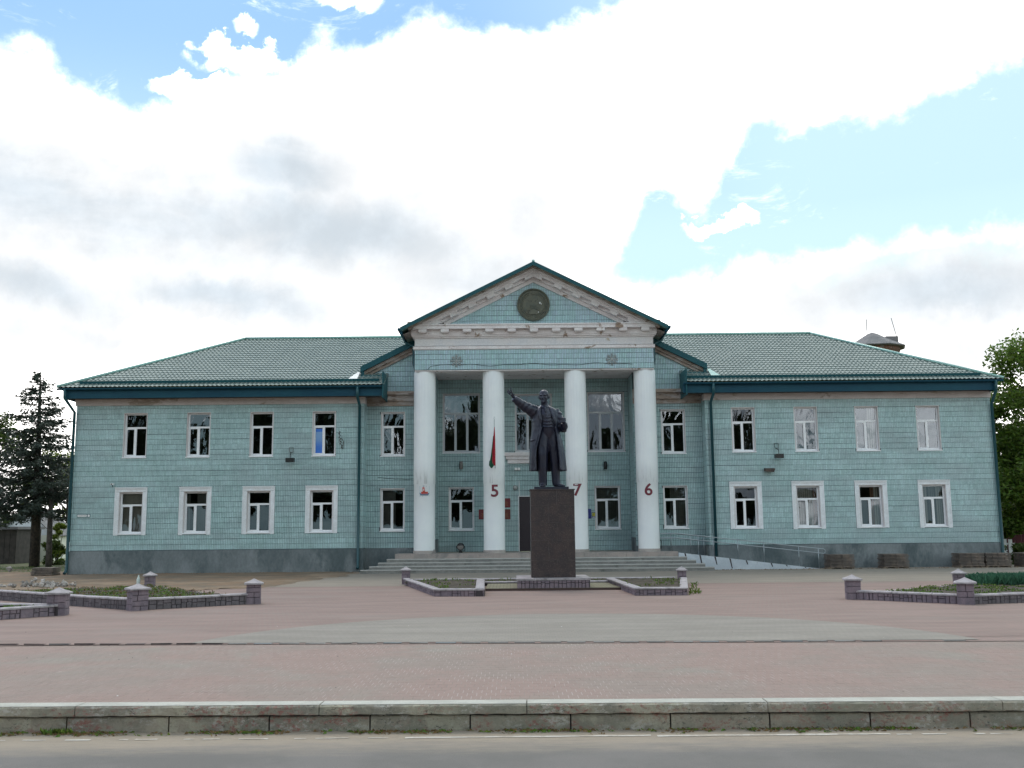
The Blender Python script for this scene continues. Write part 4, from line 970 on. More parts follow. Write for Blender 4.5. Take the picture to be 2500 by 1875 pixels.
# -- columns
def column(cx):
    r0, r1, z0, zm, z1 = .437, .452, .90, 3.6, 8.27
    mb = MB(); n = 96; rings = []
    for z, fl in ((z0, 0), (2.2, 0), (zm, 0), (zm + .012, 1), (4.5, 1), (5.8, 1), (7.2, 1), (z1 - .07, 1), (z1 - .015, .6), (z1, 0)):
        rr = []
        for j in range(n):
            th = 2 * math.pi * j / n; r = (r0 if not fl else r1 - .002 - .008 * fl * (1 if j % 4 == 0 else (.45 if j % 4 in (1, 3) else 0)) + R.uniform(-.0004, .0004))
            if z > z1 - .05: r -= R.uniform(0, .02)
            rr.append((cx + r * math.cos(th), 41.97 + r * math.sin(th), z))
        rings.append(rr)
    vs = [p for r in rings for p in r]; k = len(rings)
    mb.add(vs, [(i * n + j, i * n + (j + 1) % n, (i + 1) * n + (j + 1) % n, (i + 1) * n + j) for i in range(k - 1) for j in range(n)])
    o = mb.build('column', M_COLUMN, hall, smooth=True)
    mb = MB(); mb.lathe([(.455, .78), (.455, .89), (.44, .902)], (cx, 41.97, 0), 40); mb.build('column_base', M_STONE_LT, o)
    mb = MB(); mb.lathe([(.3, 8.26), (.44, 8.262), (.40, 8.31), (.3, 8.315)], (cx, 41.97, 0), 30); mb.build('mortar_collar', M_WHITE, o)
    return o
cols = [column(c) for c in (-3.655, -.78, 2.64, 5.555)]
def wrap(o, cx, r):      # press a flat figure onto the column face
    for v in o.data.vertices:
        dx = v.co.x - cx; v.co.y += 41.97 - math.sqrt(max(1e-4, r * r - dx * dx))
def digit(ch, cx, zc, parent, colx):
    cu = bpy.data.curves.new('t', 'FONT'); cu.body = ch; cu.size = .70; cu.align_x = 'CENTER'; cu.offset = .013; cu.extrude = .006; cu.resolution_u = 6
    t = bpy.data.objects.new('t', cu); COL.objects.link(t); bpy.context.view_layer.update()
    me = bpy.data.meshes.new_from_object(t.evaluated_get(bpy.context.evaluated_depsgraph_get())); bpy.data.objects.remove(t)
    zs = [v.co.y for v in me.vertices]; mid = (min(zs) + max(zs)) / 2; sc = .50 / (max(zs) - min(zs)); xs = [v.co.x for v in me.vertices]; mx = (min(xs) + max(xs)) / 2
    for v in me.vertices: v.co = Vector((cx + (v.co.x - mx) * sc * 1.04, -v.co.z - .007, zc + (v.co.y - mid) * sc))
    me.materials.clear(); me.materials.append(M_RED)
    bm = bmesh.new(); bm.from_mesh(me); bmesh.ops.triangulate(bm, faces=[f for f in bm.faces if len(f.verts) > 4])
    bmesh.ops.subdivide_edges(bm, edges=[e for e in bm.edges if e.calc_length() > .06], cuts=3); bm.to_mesh(me); bm.free()
    o = link('digit', me, parent); wrap(o, colx, .437); return o
digit('5', -.75, 3.295, cols[1], -.78); digit('7', 2.64, 3.30, cols[2], 2.64); digit('6', 5.54, 3.295, cols[3], 5.555)
# little ship badge on the first column
def flatpoly(name, poly, m, parent, cx, colx, y=-.006, th=.006):
    mb = MB(); mb.prism([(cx + a, b) for a, b in poly], y, y + th); o = mb.build(name, m, parent); recalc(o)
    bm = bmesh.new(); bm.from_mesh(o.data); bmesh.ops.triangulate(bm, faces=[f for f in bm.faces if len(f.verts) > 4]); bmesh.ops.subdivide_edges(bm, edges=[e for e in bm.edges if e.calc_length() > .08], cuts=2); bm.to_mesh(o.data); bm.free()
    wrap(o, colx, .437); return o
M_HULL = mat('slate hull paint', (.14, .2, .29), .7); M_ORANGE = mat('red ship paint', (.5, .07, .05), .7); M_PALEBL = mat('pale blue badge ground', (.52, .6, .66), .8)
flatpoly('badge_ground', [(-.19, 3.08), (.19, 3.08), (.2, 3.52), (-.2, 3.52)], M_PALEBL, cols[0], -3.62, -3.655, -.003, .003)
flatpoly('ship_hull', [(-.16, 3.13), (.15, 3.13), (.2, 3.24), (.08, 3.22), (-.12, 3.22), (-.21, 3.24)], M_HULL, cols[0], -3.62, -3.655, -.022)
flatpoly('ship_deck', [(-.12, 3.19), (.13, 3.19), (.15, 3.28), (-.14, 3.28)], M_ORANGE, cols[0], -3.62, -3.655, -.028)
flatpoly('ship_cabin', [(-.07, 3.28), (.03, 3.28), (.0, 3.46), (-.08, 3.46)], M_ORANGE, cols[0], -3.62, -3.655, -.028)
flatpoly('ship_window', [(-.045, 3.32), (-.01, 3.32), (-.015, 3.41), (-.045, 3.41)], M_WHITE, cols[0], -3.62, -3.655, -.034)
flatpoly('ship_pennant', [(-.04, 3.46), (-.03, 3.46), (-.03, 3.5), (.02, 3.51), (-.06, 3.53), (-.04, 3.5)], M_HULL, cols[0], -3.62, -3.655, -.022)

# -- round emblem in the pediment
EMX, EMZ, EMY = CX, 11.05, y0 + .06
mb = MB()
def discy(mb, cx, y, cz, prof, n=48):
    vs = [(cx + r * math.cos(2 * math.pi * j / n), y + d, cz + r * math.sin(2 * math.pi * j / n)) for r, d in prof for j in range(n)]
    k = len(prof); mb.add(vs, [(i * n + j, (i + 1) * n + j, (i + 1) * n + (j + 1) % n, i * n + (j + 1) % n) for i in range(k - 1) for j in range(n)] + [tuple(range((k - 1) * n, k * n))])
discy(mb, EMX, EMY, EMZ, [(.69, .06), (.69, -.07), (.64, -.09), (.61, -.05), (.6, -.035), (.01, -.035)])
emb = mb.build('emblem', M_BRONZE_EMB, hall)
mb = MB()
for s in (-1, 1):        # wreath of ears down either side
    for k in range(26):
        a = rad(-82 + k * 6.0) if s > 0 else math.pi - rad(-82 + k * 6.0)
        for rr in (.53, .46):
            c = Vector((EMX + rr * math.cos(a), EMY - .045, EMZ + rr * math.sin(a))); mb.ell(c, (.018, .016, .05), 6, 4, Matrix.Rotation(-(a) + (.5 if rr > .5 else -.2) * s, 3, 'Y'))
mb.build('wreath', M_BRONZE_EMB, emb)
mb = MB()
pts = [];
for k in range(10): r = .085 if k % 2 == 0 else .036; a = math.pi / 2 + k * math.pi / 5; pts.append((EMX + r * math.cos(a), EMZ + .47 + r * math.sin(a)))
mb.prism(pts, EMY - .07, EMY - .035); q = mb.build('star', M_BRONZE_EMB, emb); recalc(q)
mb = MB(); out = [(-.13, -.12), (-.17, -.03), (-.1, .02), (-.15, .1), (-.05, .12), (-.03, .2), (.06, .21), (.13, .13), (.19, .07), (.14, .0), (.17, -.07), (.08, -.1), (.03, -.14), (-.05, -.11)]
mb.prism([(EMX + a, EMZ + .06 + b) for a, b in out], EMY - .055, EMY - .035); q = mb.build('relief_outline', M_BRONZE_EMB, emb); recalc(q)
mb = MB(); n = 24; mb.prism([(EMX + .2 * math.cos(a), EMZ - .42 + .2 * math.sin(a)) for a in [math.pi * i / n for i in range(n + 1)]], EMY - .075, EMY - .035)
for k in range(15):
    a = rad(15 + k * 150 / 14); r1, r2 = .23, .38 ; d = Vector((math.cos(a), 0, math.sin(a))); p = Vector((EMX, EMY - .04, EMZ - .42)); mb.tube([p + d * r1, p + d * r2], [.012, .004], 4)
q = mb.build('globe_and_rays', M_BRONZE_EMB, emb); recalc(q)
mb = MB()
for x, z, s in ((.27, .06, .06), (.33, .01, .03), (.21, -.33, .028)):
    mb.prism([(EMX + x + s * R.uniform(.5, 1) * math.cos(a), EMZ + z + s * R.uniform(.6, 1.2) * math.sin(a)) for a in [i * 1.05 for i in range(6)]], EMY - .1, EMY - .05)
q = mb.build('chipped_patch', M_WHITEFLECK, emb); recalc(q)
# -- star rosettes on the architrave
for rx in (-2.3, 4.16):
    mb = MB(); y = y0 - .03; zc = 8.68
    for k in range(8):
        a = k * math.pi / 4 + math.pi / 8 * 0; d = Vector((math.cos(a), 0, math.sin(a))); p = Vector((rx, y, zc)); nrm = Vector((-d.z, 0, d.x))
        mb.tube([p + d * .02, p + d * .27], [.022, .012], 5)
        for q_ in (.1, .17):
            for s in (-1, 1): mb.tube([p + d * q_, p + d * (q_ + .085) + nrm * s * .06], [.014, .009], 4)
    mb.ell((rx, y, zc), (.06, .03, .06), 10, 6); mb.build('rosette', M_ROSETTE, hall, smooth=True)
# cable sagging along the architrave
mb = MB(); pts = []
for i in range(60):
    x = -3.5 + i * 8.5 / 59; pts.append((x, y0 - .03, 8.50 + .03 * math.sin(x * 2.1) - .02 * math.sin(x * 5) - (.13 if i == 0 else 0)))
mb.tube(pts, .008, 4); mb.build('cable', M_BLACK, hall)

# -- steps, landing, ramp
steps = thing('entrance_steps', 'broad flight of worn grey steps rising to the pink stone landing of the portico', 'steps')
tops = [.035, .195, .325, .455, .585, .78]; tr_ = .27
for k in range(4):
    hw = 6.95 - .31 * k; yf = 40.3 + tr_ * k; x = CX - hw; top = tops[k + 1]; bot = tops[k] - (.04 if k == 0 else .0)
    core = onebox('step', M_STEP, steps, CX - hw + .02, CX + hw - .02, yf + .03, 43, bot + .001, top - .045)
    while x < CX + hw - .01:
        e = min(x + R.uniform(.9, 1.6), CX + hw)
        if CX + hw - e < .5: e = CX + hw
        mb = MB(); dz = R.uniform(-.004, .004); mb.box(x + .004, e - .004, yf, yf + .35, bot, top - .035 + dz); mb.build('riser_stone', M_STEP, core)
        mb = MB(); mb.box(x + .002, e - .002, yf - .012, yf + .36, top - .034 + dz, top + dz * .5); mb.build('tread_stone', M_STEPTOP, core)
        x = e
hw = 5.72; yf = 40.3 + tr_ * 4; x = CX - hw
core = onebox('landing', M_STEP, steps, CX - hw + .01, CX + hw - .01, yf + .3, LY, .2, .74)
while x < CX + hw - .01:
    e = min(x + .85, CX + hw)
    if CX + hw - e < .4: e = CX + hw
    for ya, yb in ((yf, yf + .6),) + tuple((yf + .6 + i * .7, yf + 1.3 + i * .7) for i in range(3)):
        mb = MB(); dz = R.uniform(-.003, .003); mb.box(x + .004, e - .004, ya + .002, min(yb, LY) - .002, .585 if ya == yf else .72, .78 + dz); mb.build('landing_slab', M_LANDING, core)
    x = e
# a sliver of dropped sheet at the foot of the first column
mb = MB(); mb.add([(-3.32, 41.42, .785), (-3.12, 41.4, .785), (-3.16, 41.42, .93), (-3.22, 41.45, .96)], [(0, 1, 2, 3)]); tag(mb.build('sheet_scrap', M_GREYBOX), 'bent grey sheet scrap leaning at the foot of the column with the ship badge', 'scrap')
ramp = thing('wheelchair_ramp', 'whitewashed concrete ramp descending from the landing to the right along the facade', 'ramp')
def rz(x): return max(.03, .74 - (x - 6.65) * (.70 / 5.75))
n = 16; mb = MB(); x0, x1 = 6.65, 12.4; X = [x0 + (x1 - x0) * i / n for i in range(n + 1)]
prof = [(x, rz(x)) for x in X]; mb.prism([(x0, .0)] + [(x1, 0.0)] + prof[::-1], 41.3, 41.44); q = mb.build('ramp_side', M_RAMP, ramp); recalc(q)
mb = MB(); mb.prism([(x0, -.02)] + [(x1, -.02)] + [(x, max(.0, z - .05)) for x, z in prof[::-1]], 41.441, 42.3); q = mb.build('ramp_deck', M_RAMPTOP, ramp); recalc(q)
for xx in (6.9, 7.5, 8.1, 8.7, 9.35, 10.35, 10.95, 11.7): 
    z = rz(xx); h = R.uniform(.2, .9) * z; mb = MB(); mb.add([(xx - .03, 41.296, z), (xx + .035, 41.296, z - .01), (xx + .06 + .1 * h, 41.296, z - h), (xx + .02 + .1 * h, 41.296, z - h)], [(0, 3, 2, 1)]); mb.build('rust_streak', M_GROUT, ramp)
rail = thing('handrail', 'two-bar tubular steel handrail pair following the ramp down to the right', 'handrail')
def hz(x): return 1.50 if x < 6.62 else 1.50 - (x - 6.62) * (.67 / 5.85)
for yy, posts in ((41.36, (7.46, 8.06, 9.05, 10.10, 11.5, 12.29)), (42.25, (6.5, 7.3, 7.85, 8.4, 9.8, 10.85, 12.2))):
    mb = MB(); d = .18
    mb.tube([(5.95, yy, 1.5), (6.62, yy, hz(6.62)), (12.5, yy, hz(12.5)), (12.56, yy, hz(12.5) - .04), (12.56, yy, hz(12.5) - d + .04), (12.5, yy, hz(12.5) - d), (6.62, yy, 1.5 - d), (5.95, yy, 1.5 - d)], .019, 8); mb.build('rail', M_STEEL, rail, smooth=True)
    for px in posts: mb = MB(); mb.tube([(px, yy + .0, rz(px) if px > 6.7 else .78), (px, yy, hz(px))], .016, 8); mb.build('post', M_STEEL, rail, smooth=True)

#@@FITTINGS
# ------------------------------------------------------------------ fittings on the building
def floodlight(x, z, label):
    t = thing('floodlight', label, 'floodlight', (x, WY - .02, z), 0, 'black floodlights on the wing walls')
    mb = MB(); mb.box(-.17, .17, -.42, -.2, -.17, .0); mb.box(-.15, .15, -.43, -.42, -.15, -.02); mb.build('lamp_head', M_BLACK, t)
    mb = MB(); mb.tube([(0, -.3, .0), (0, -.28, .16), (-.03, -.02, .26)], .016, 6); mb.build('bracket', M_BLACK, t)
    mb = MB(); mb.tube([(-.08, -.03, .26), (-.1, -.03, .46), (.06, -.03, .46), (.05, -.03, .26), (-.08, -.03, .26)], .012, 6); mb.build('wall_bracket', M_BLACK if x > 0 else M_GREYBOX, t)
floodlight(-9.17, 4.72, 'black floodlight on a bracket between the third and fourth upper windows of the left wing')
floodlight(10.97, 4.70, 'black floodlight on a bracket between the first two upper windows of the right wing')
t = thing('wall_canopy', 'small brown sheet canopy box on the right wing just under the floodlight', 'canopy', (10.6, WY - .013, 3.96))
mb = MB(); mb.add([(-.2, -.3, .14), (.2, -.3, .14), (.2, 0, .18), (-.2, 0, .18), (-.2, -.3, .02), (.14, -.3, 0), (.2, 0, .05), (-.2, 0, .05)], [(0, 1, 2, 3), (4, 5, 1, 0), (7, 6, 5, 4), (3, 7, 4, 0), (1, 5, 6, 2)]); mb.build('shell', M_BROWNBOX, t)
mb = MB(); mb.tube([(0, 0, .1), (0, -.1, .1)], .02, 6); mb.build('stub', M_BLACK, t)
mb = MB(); pts = []
for i in range(26): pts.append((-7.2 + .035 * math.sin(i * 1.3) + .0002 * i * i, WY - .05 - .02 * math.cos(i), 5.84 - i * .029))
mb.tube(pts, [.010 + .014 * (i % 3 == 0) for i in range(26)], 5); mb.tube([(-7.12, WY - .05, 5.55), (-7.02, WY - .06, 5.4), (-7.05, WY - .05, 5.1)], .012, 5)
tag(mb.build('dry_vine', M_BROWNBOX), 'dark twisted dry vine hanging beside the window with the blue pane', 'vine')
t = thing('security_camera', 'small white camera above the left corner of the leftmost lower window', 'camera', (-16.5, WY - .012, 3.72))
mb = MB(); mb.box(-.05, .05, -.28, -.1, -.03, .04); mb.build('housing', M_WHITE, t); mb = MB(); mb.tube([(0, -.14, 0), (-.06, 0, -.08)], .015, 6); mb.build('arm', M_BLACK, t); mb = MB(); mb.lathe([(.028, 0), (.028, .012)], (0, 0, 0), 10); q = mb.build('lens', M_BLACK, t); q.location = (0, -.28, 0); q.rotation_euler = (rad(90), 0, 0)
# street name plate
t = thing('street_sign', 'narrow white street plate with a dark frame low on the left corner of the facade', 'sign', (-17.68, WY - .02, 2.445))
mb = MB(); mb.box(-.27, .27, -.012, 0, -.062, .062); mb.build('frame', M_TRIM, t)
mb = MB(); mb.box(-.255, .125, -.016, -.012, -.045, .045); mb.build('name_panel', M_WHITE, t); mb = MB(); mb.box(.16, .25, -.016, -.012, -.045, .045); mb.build('number_panel', M_WHITE, t)
mb = MB()
for i, w in enumerate((.02, .016, .02, .018, .02, .014, .02, .018, .02)): mb.box(-.2 + i * .033, -.2 + i * .033 + w, -.018, -.016, -.014, .014)
mb.build('lettering', M_GREYBOX, t)
# loggia lamps
for x, zc, lab in ((-2.25, 4.5, 'grey cone wall lamp below the left big window inside the portico'), (4.04, 4.44, 'dark cone wall lamp below the right big window inside the portico')):
    t = thing('wall_lamp', lab, 'wall lamp', (x, LY - .013, zc), 0, 'cone wall lamps in the portico'); m_ = M_GREYBOX if x < 0 else M_BLACK
    mb = MB(); mb.box(-.05, .05, -.05, 0, -.06, .06); mb.build('mount', m_, t)
    mb = MB(); mb.lathe([(.035, .19), (.07, .17), (.085, .0), (.075, -.14), (.06, -.16)], (0, -.15, 0), 16); mb.build('shade', m_, t, smooth=True)
    mb = MB(); mb.lathe([(.05, -.163), (.05, -.158)], (0, -.15, 0), 12); mb.build('bulb', M_WHITE, t)
t = thing('wall_light', 'small white twin emergency light above the entrance', 'light', (.2, LY - .013, 4.335)); mb = MB(); mb.box(-.12, -.01, -.09, 0, -.05, .05); mb.build('lens', M_WHITE, t); mb = MB(); mb.box(.01, .12, -.09, 0, -.05, .05); mb.build('lens', M_WHITE, t); mb = MB(); mb.box(-.13, .13, -.03, 0, -.06, -.051); mb.build('base', M_GREYBOX, t)
t = thing('alarm_beacon', 'round grey dome fixed to the tiles left of the entrance door', 'alarm', (.1, LY - .013, 3.52)); mb = MB(); mb.ell((0, -.05, 0), (.1, .08, .09), 14, 8); mb.build('dome', M_ROSETTE, t, smooth=True); mb = MB(); mb.lathe([(.11, 0), (.11, .02)], n=16); q = mb.build('mount', M_GREYBOX, t); q.rotation_euler = (rad(90), 0, 0)
mb = MB(); mb.tube([(.27, LY - .04, 3.17), (.27, LY - .04, 3.82)], .014, 6); tag(mb.build('conduit', M_WHITE), 'short white conduit rising from the top of the entrance door', 'conduit')
t = thing('stage_floodlight', 'round black floodlight standing on the landing below the left portico window', 'floodlight', (-2.2, 42.6, .78)); mb = MB(); mb.tube([(-.08, .02, .02), (.08, .02, .02)], .015, 6); mb.tube([(-.17, 0, .28), (-.17, 0, .08), (.17, 0, .08), (.17, 0, .28)], .014, 6); mb.box(-.07, .07, -.06, .06, 0, .1); mb.build('yoke', M_BLACK, t)
mb = MB(); mb.tube([(0, .1, .28), (0, -.02, .27), (0, -.1, .26)], [.1, .15, .16], 20); mb.build('drum', M_BLACK, t, smooth=True); mb = MB(); mb.tube([(0, -.101, .26), (0, -.105, .26)], .13, 20); mb.build('glass', M_GREYBOX, t)
def plaque(cx, cz, w, h, m, lab, cat, name='plaque', y=LY, lines=True, gold=M_GOLD):
    t = thing(name, lab, cat, (cx, y - .013, cz)); mb = MB(); mb.box(-w / 2, w / 2, -.02, 0, -h / 2, h / 2); mb.build('board', m, t)
    if lines:
        mb = MB(); mb.ell((0, -.022, h * .3), (.045, .004, .05), 10, 6)
        for k in range(4):
            l = w * R.uniform(.5, .72); z = h * (.1 - .12 * k); x = -l / 2
            while x < l / 2: ww = R.uniform(.012, .022); mb.box(x, x + ww, -.023, -.02, z - .008, z + .008); x += ww + .006
        mb.build('lettering', gold, t)
    return t
plaque(-1.22, 2.385, .56, .43, M_PLAQUE, 'dark red plaque showing from behind the left side of the column with number 5', 'plaque')
plaque(-.40, 2.87, .56, .4, M_PLAQUE, 'dark red plaque right of the column with number 5, upper of the two', 'plaque')
plaque(-.40, 2.38, .56, .44, mat('brown red plaque', (.11, .025, .018), .4), 'brownish red plaque right of the column with number 5, lower of the two', 'plaque')
plaque(3.2, 2.37, .36, .42, M_BLUE, 'dark blue board right of the column with number 7', 'board', lines=False)
t = plaque(3.485, 2.31, .15, .25, M_BLUE, 'small blue and yellow wheelchair access sign beside the lower portico window', 'sign', 'access_sign', lines=False)
mb = MB(); mb.box(-.055, .06, -.023, -.02, -.05, .1); mb.build('symbol_panel', M_YELLOW, t); mb = MB(); mb.box(-.055, .06, -.023, -.02, -.105, -.08); mb.build('caption', M_WHITE, t)
mb = MB(); mb.tube([(.0, -.026, .075), (.0, -.026, .055)], .012, 8); mb.tube([(.0, -.026, .05), (.0, -.026, .02), (.022, -.026, .02), (.03, -.026, -.02)], .007, 5); mb.tube([(.0 + .028 * math.cos(a), -.026, -.005 + .028 * math.sin(a)) for a in [rad(100 + i * 25) for i in range(9)]], .005, 5); mb.build('wheelchair_symbol', M_BLACK, t)
# flag on its staff, hung from the second column
t = thing('flag', 'furled red and green flag on a thin staff against the column with number 5', 'flag', (-.74, 41.25, 4.2))
mb = MB(); mb.tube([(.02, .2, .0), (.0, .0, 1.0), (-.0, -.02, 1.98)], .012, 6); mb.build('staff', M_STEEL, t)
mb = MB(); mb.tube([(0, -.02, 1.96), (-.022, -.02, 2.02), (-.015, -.02, 2.06), (0, -.02, 2.13), (.015, -.02, 2.06), (.022, -.02, 2.02), (0, -.02, 1.96)], .006, 5); mb.build('finial', M_STEEL, t)
def cloth(prof, m, name, y):
    mb = MB(); n = 14; vs = []; k = len(prof)
    for (z, a, b) in prof:
        for j in range(n + 1): f = j / n; vs.append((a + (b - a) * f, y + .035 * math.sin(f * 13 + z * 2) * min(1, (1.75 - z)), z))
    mb.add(vs, [(i * (n + 1) + j, i * (n + 1) + j + 1, (i + 1) * (n + 1) + j + 1, (i + 1) * (n + 1) + j) for i in range(k - 1) for j in range(n)]); mb.build(name, m, t, smooth=True)
cloth([(1.68, -.008, .015), (1.2, -.05, .035), (.7, -.11, .04), (.3, -.13, .04), (.1, -.10, .04)], M_FLAGRED, 'red_cloth', -.03)
cloth([(1.3, -.055, -.04), (.9, -.1, -.06), (.5, -.15, -.07), (.25, -.2, -.09), (.08, -.2, -.1)], M_FLAGGREEN, 'green_cloth', -.035)
cloth([(.30, -.21, -.1), (.12, -.23, -.02), (.0, -.15, -.10)], M_FLAGGREEN, 'green_cloth', -.05)
# wires on the facade
for pts, lab in (([(-5.7, RY - .03, 3.95), (-5.2, RY - .03, 3.9), (-4.4, RY - .03, 3.86), (-3.9, RY - .03, 3.9)], 'thin wire sagging between the two windows left of the portico'), ([(8.15, WY - .1, 1.5 + i * .5 + .0) for i in range(10)], 'thin cable running down beside the right inner downpipe')):
    mb = MB(); mb.tube(pts, .007, 4); tag(mb.build('cable', M_BLACK), lab, 'cable')
# coil of hose by the fourth column
mb = MB(); mb.tube([(6.08 + .05 * math.cos(a), 42.4 + .02 * math.sin(a * 3), 1.05 + .19 * math.sin(a)) for a in [i * .5 for i in range(26)]], .014, 6); tag(mb.build('cable_coil', M_BLACK), 'black cable coil hanging beside the column with number 6', 'cable')

#@@STATUE
# ------------------------------------------------------------------ monument
SX, SY = 1.13, 29.95
plinth = thing('monument_plinth', 'low mauve brick plinth slab under the dark granite pedestal', 'plinth')
mb = MB(); mb.box(.10, 2.14, 28.96, 31.0, -.02, .285); core = mb.build('core', M_GROUT, plinth)
mb = MB(); mb.box(.075, 2.165, 28.93, 31.02, .29, .345); mb.build('top_slab', M_COPE, plinth)
x = .09
while x < 2.13:
    e = min(x + R.uniform(.09, .13), 2.15); mb = MB(); z = R.uniform(.19, .22)
    mb.tile(x + .006, e - .006, .015, z, 28.945, .03, .006, R.uniform(-.004, .004)); mb.build('brick', M_STONE_PUR, plinth)
    mb = MB(); mb.tile(x + .006, e - .006, z + .012, .287, 28.945, .03, .006, R.uniform(-.004, .004)); mb.build('brick', M_STONE_PUR, plinth); x = e
ped = thing('pedestal', 'tall dark brown granite pedestal carrying the bronze statue', 'pedestal')
X0, X1, Y0, Y1, Z0, Z1 = .505, 1.765, 29.32, 30.58, .345, 2.86
onebox('core', M_JOINT_LT, ped, X0 + .01, X1 - .01, Y0 + .005, Y1 - .01, Z0, Z1 - .01)
rows = [Z0, .83, 1.40, 1.90, 2.39, Z1 - .03]
for k in range(5):
    j = X0 + (.75 if k % 2 == 0 else .5); js = [X0, j, X1]
    for a, b in zip(js, js[1:]):
        mb = MB(); mb.tile(a + (.0035 if a > X0 else 0), b - (.0035 if b < X1 else 0), rows[k] + .0035, rows[k + 1] - .0035, Y0, .006, .0012); mb.build('slab', M_GRANITE, ped)
    for xs, s in ((X0, -1), (X1, 1)):
        mb = MB(); mb.box(min(xs, xs - s * .011), max(xs, xs - s * .011), Y0 + .012, Y1, rows[k] + .0018, rows[k + 1] - .0018); mb.build('slab', M_GRANITE, ped)
onebox('cap_slab', M_GRANITE, ped, X0 - .02, X1 + .02, Y0 - .02, Y1 + .02, Z1 - .03, Z1)

def SP(zx, zy, dep=0.):       # figure measured in drawing units of 1/506 m, feet at z 2.93
    return Vector((1.03 + (zx - 735) / 506., SY + dep, 2.93 + (1598 - zy) / 506. * 1.0))
def U(n): return n / 506.
st = thing('statue', 'dark bronze statue of a bald man in a long coat, one arm raised', 'statue', (0, 0, 0))
def remesh(mb, name, m, parent, vox=.014, smooth=2, disp=None):
    me = mb.mesh(name, m); o = bpy.data.objects.new(name, me); COL.objects.link(o); bm = bmesh.new(); bm.from_mesh(me); bmesh.ops.recalc_face_normals(bm, faces=bm.faces); bm.to_mesh(me); bm.free()
    r = o.modifiers.new('r', 'REMESH'); r.mode = 'VOXEL'; r.voxel_size = vox
    if smooth: q = o.modifiers.new('s', 'SMOOTH'); q.factor = .5; q.iterations = smooth
    me2 = bpy.data.meshes.new_from_object(o.evaluated_get(bpy.context.evaluated_depsgraph_get())); bpy.data.objects.remove(o)
    me2.name = name; me2.materials.clear(); me2.materials.append(m)
    if disp:
        nr = [v.normal.copy() for v in me2.vertices]
        for v, n_ in zip(me2.vertices, nr): v.co += n_ * disp(v.co, n_)
    me2.polygons.foreach_set('use_smooth', [True] * len(me2.polygons)); me2.update()
    return link(name, me2, parent)
b = MB()
# head turned a little to the outstretched arm
hd = Matrix.Rotation(rad(-14), 3, 'Z'); hc = SP(692, 232, -.10)
def H(x, y, z): return hc + hd @ Vector((x, y, z))
b.ell(H(0, .015, .055), (.143, .168, .145), 24, 16, hd)             # cranium
b.ell(H(0, -.035, -.06), (.118, .125, .135), 20, 14, hd)            # face
b.ell(H(0, -.075, -.135), (.082, .085, .075), 16, 10, hd)           # jaw
b.tube([H(0, -.13, -.14), H(0, -.16, -.19), H(0, -.15, -.235)], [.05, .04, .012], 10)      # pointed beard
b.tube([H(-.055, -.155, -.115), H(0, -.175, -.1), H(.055, -.155, -.115)], [.012, .022, .012], 8)  # moustache
b.tube([H(0, -.15, .0), H(0, -.185, -.04), H(0, -.20, -.07), H(0, -.17, -.085)], [.017, .02, .028, .02], 8)   # nose
b.tube([H(-.095, -.12, .012), H(-.05, -.158, .028), H(0, -.155, .014), H(.05, -.158, .028), H(.095, -.12, .012)], [.018, .024, .016, .024, .018], 8)  # brow
for s in (-1, 1):
    b.ell(H(s * .072, -.12, -.06), (.04, .04, .035), 10, 8, hd)     # cheek bone
    b.ell(H(s * .146, .015, -.03), (.022, .035, .055), 10, 8, hd)   # ear
b.tube([SP(694, 300, -.08), SP(700, 355, -.05), SP(704, 420, -.02)], [.10, .105, .15], 18)
# trunk with waistcoat
b.tube([SP(706, 385, 0), SP(712, 440, .0), SP(720, 520, -.02), SP(735, 620, -.03), SP(745, 700, -.03), SP(745, 780, -.01), SP(745, 830, .02), SP(745, 870, .04), SP(745, 890, .05)], [.15, .30, .33, .29, .27, .26, .2, .12, .05], 28, [.12, .19, .24, .23, .22, .2, .19, .13, .04], up=(0, 1, 0))
# trousers
b.tube([SP(690, 770, .0), SP(672, 930, -.02), SP(662, 1100, -.05), SP(660, 1300, -.03), SP(662, 1470, -.0), SP(664, 1562, .01)], [.20, .185, .168, .15, .132, .122], 20, [.19, .18, .16, .15, .135, .13], up=(0, 1, 0))
b.tube([SP(800, 770, .02), SP(822, 930, .02), SP(845, 1100, .02), SP(855, 1300, .05), SP(862, 1470, .08), SP(872, 1562, .09)], [.20, .185, .163, .145, .13, .124], 20, [.19, .18, .16, .145, .135, .135], up=(0, 1, 0))
# shoes
def shoe(zx, dep, dx, dy):
    a = SP(zx, 1572, dep); d = Vector((dx, dy, 0)).normalized()
    b.tube([a - d * .1 + Vector((0, 0, .0)), a + Vector((0, 0, .02)), a + d * .13 + Vector((0, 0, .005)), a + d * .24 - Vector((0, 0, .012)), a + d * .3 - Vector((0, 0, .02))], [.06, .085, .085, .075, .04], 14, [.055, .075, .06, .042, .03], up=(0, 0, 1))
shoe(662, .0, -.12, -1); shoe(882, .09, .62, -.8)
# waistcoat front edges, pleats, watch button line
for zy, w in ((560, 60), (610, 70), (660, 75), (705, 80)):
    b.tube([SP(738 - w, zy - 8, -.235), SP(738, zy + 4, -.275), SP(738 + w, zy - 6, -.235)], .011, 6)
b.tube([SP(700, 415, -.17), SP(722, 480, -.245), SP(738, 560, -.272), SP(745, 700, -.255)], [.014, .014, .013, .012], 6)
b.tube([SP(690, 395, -.155), SP(708, 430, -.215), SP(714, 480, -.26)], [.035, .032, .022], 8)       # tie
b.tube([SP(650, 385, -.08), SP(672, 405, -.15), SP(700, 412, -.19), SP(735, 402, -.15), SP(755, 380, -.07)], .03, 8)   # shirt collar
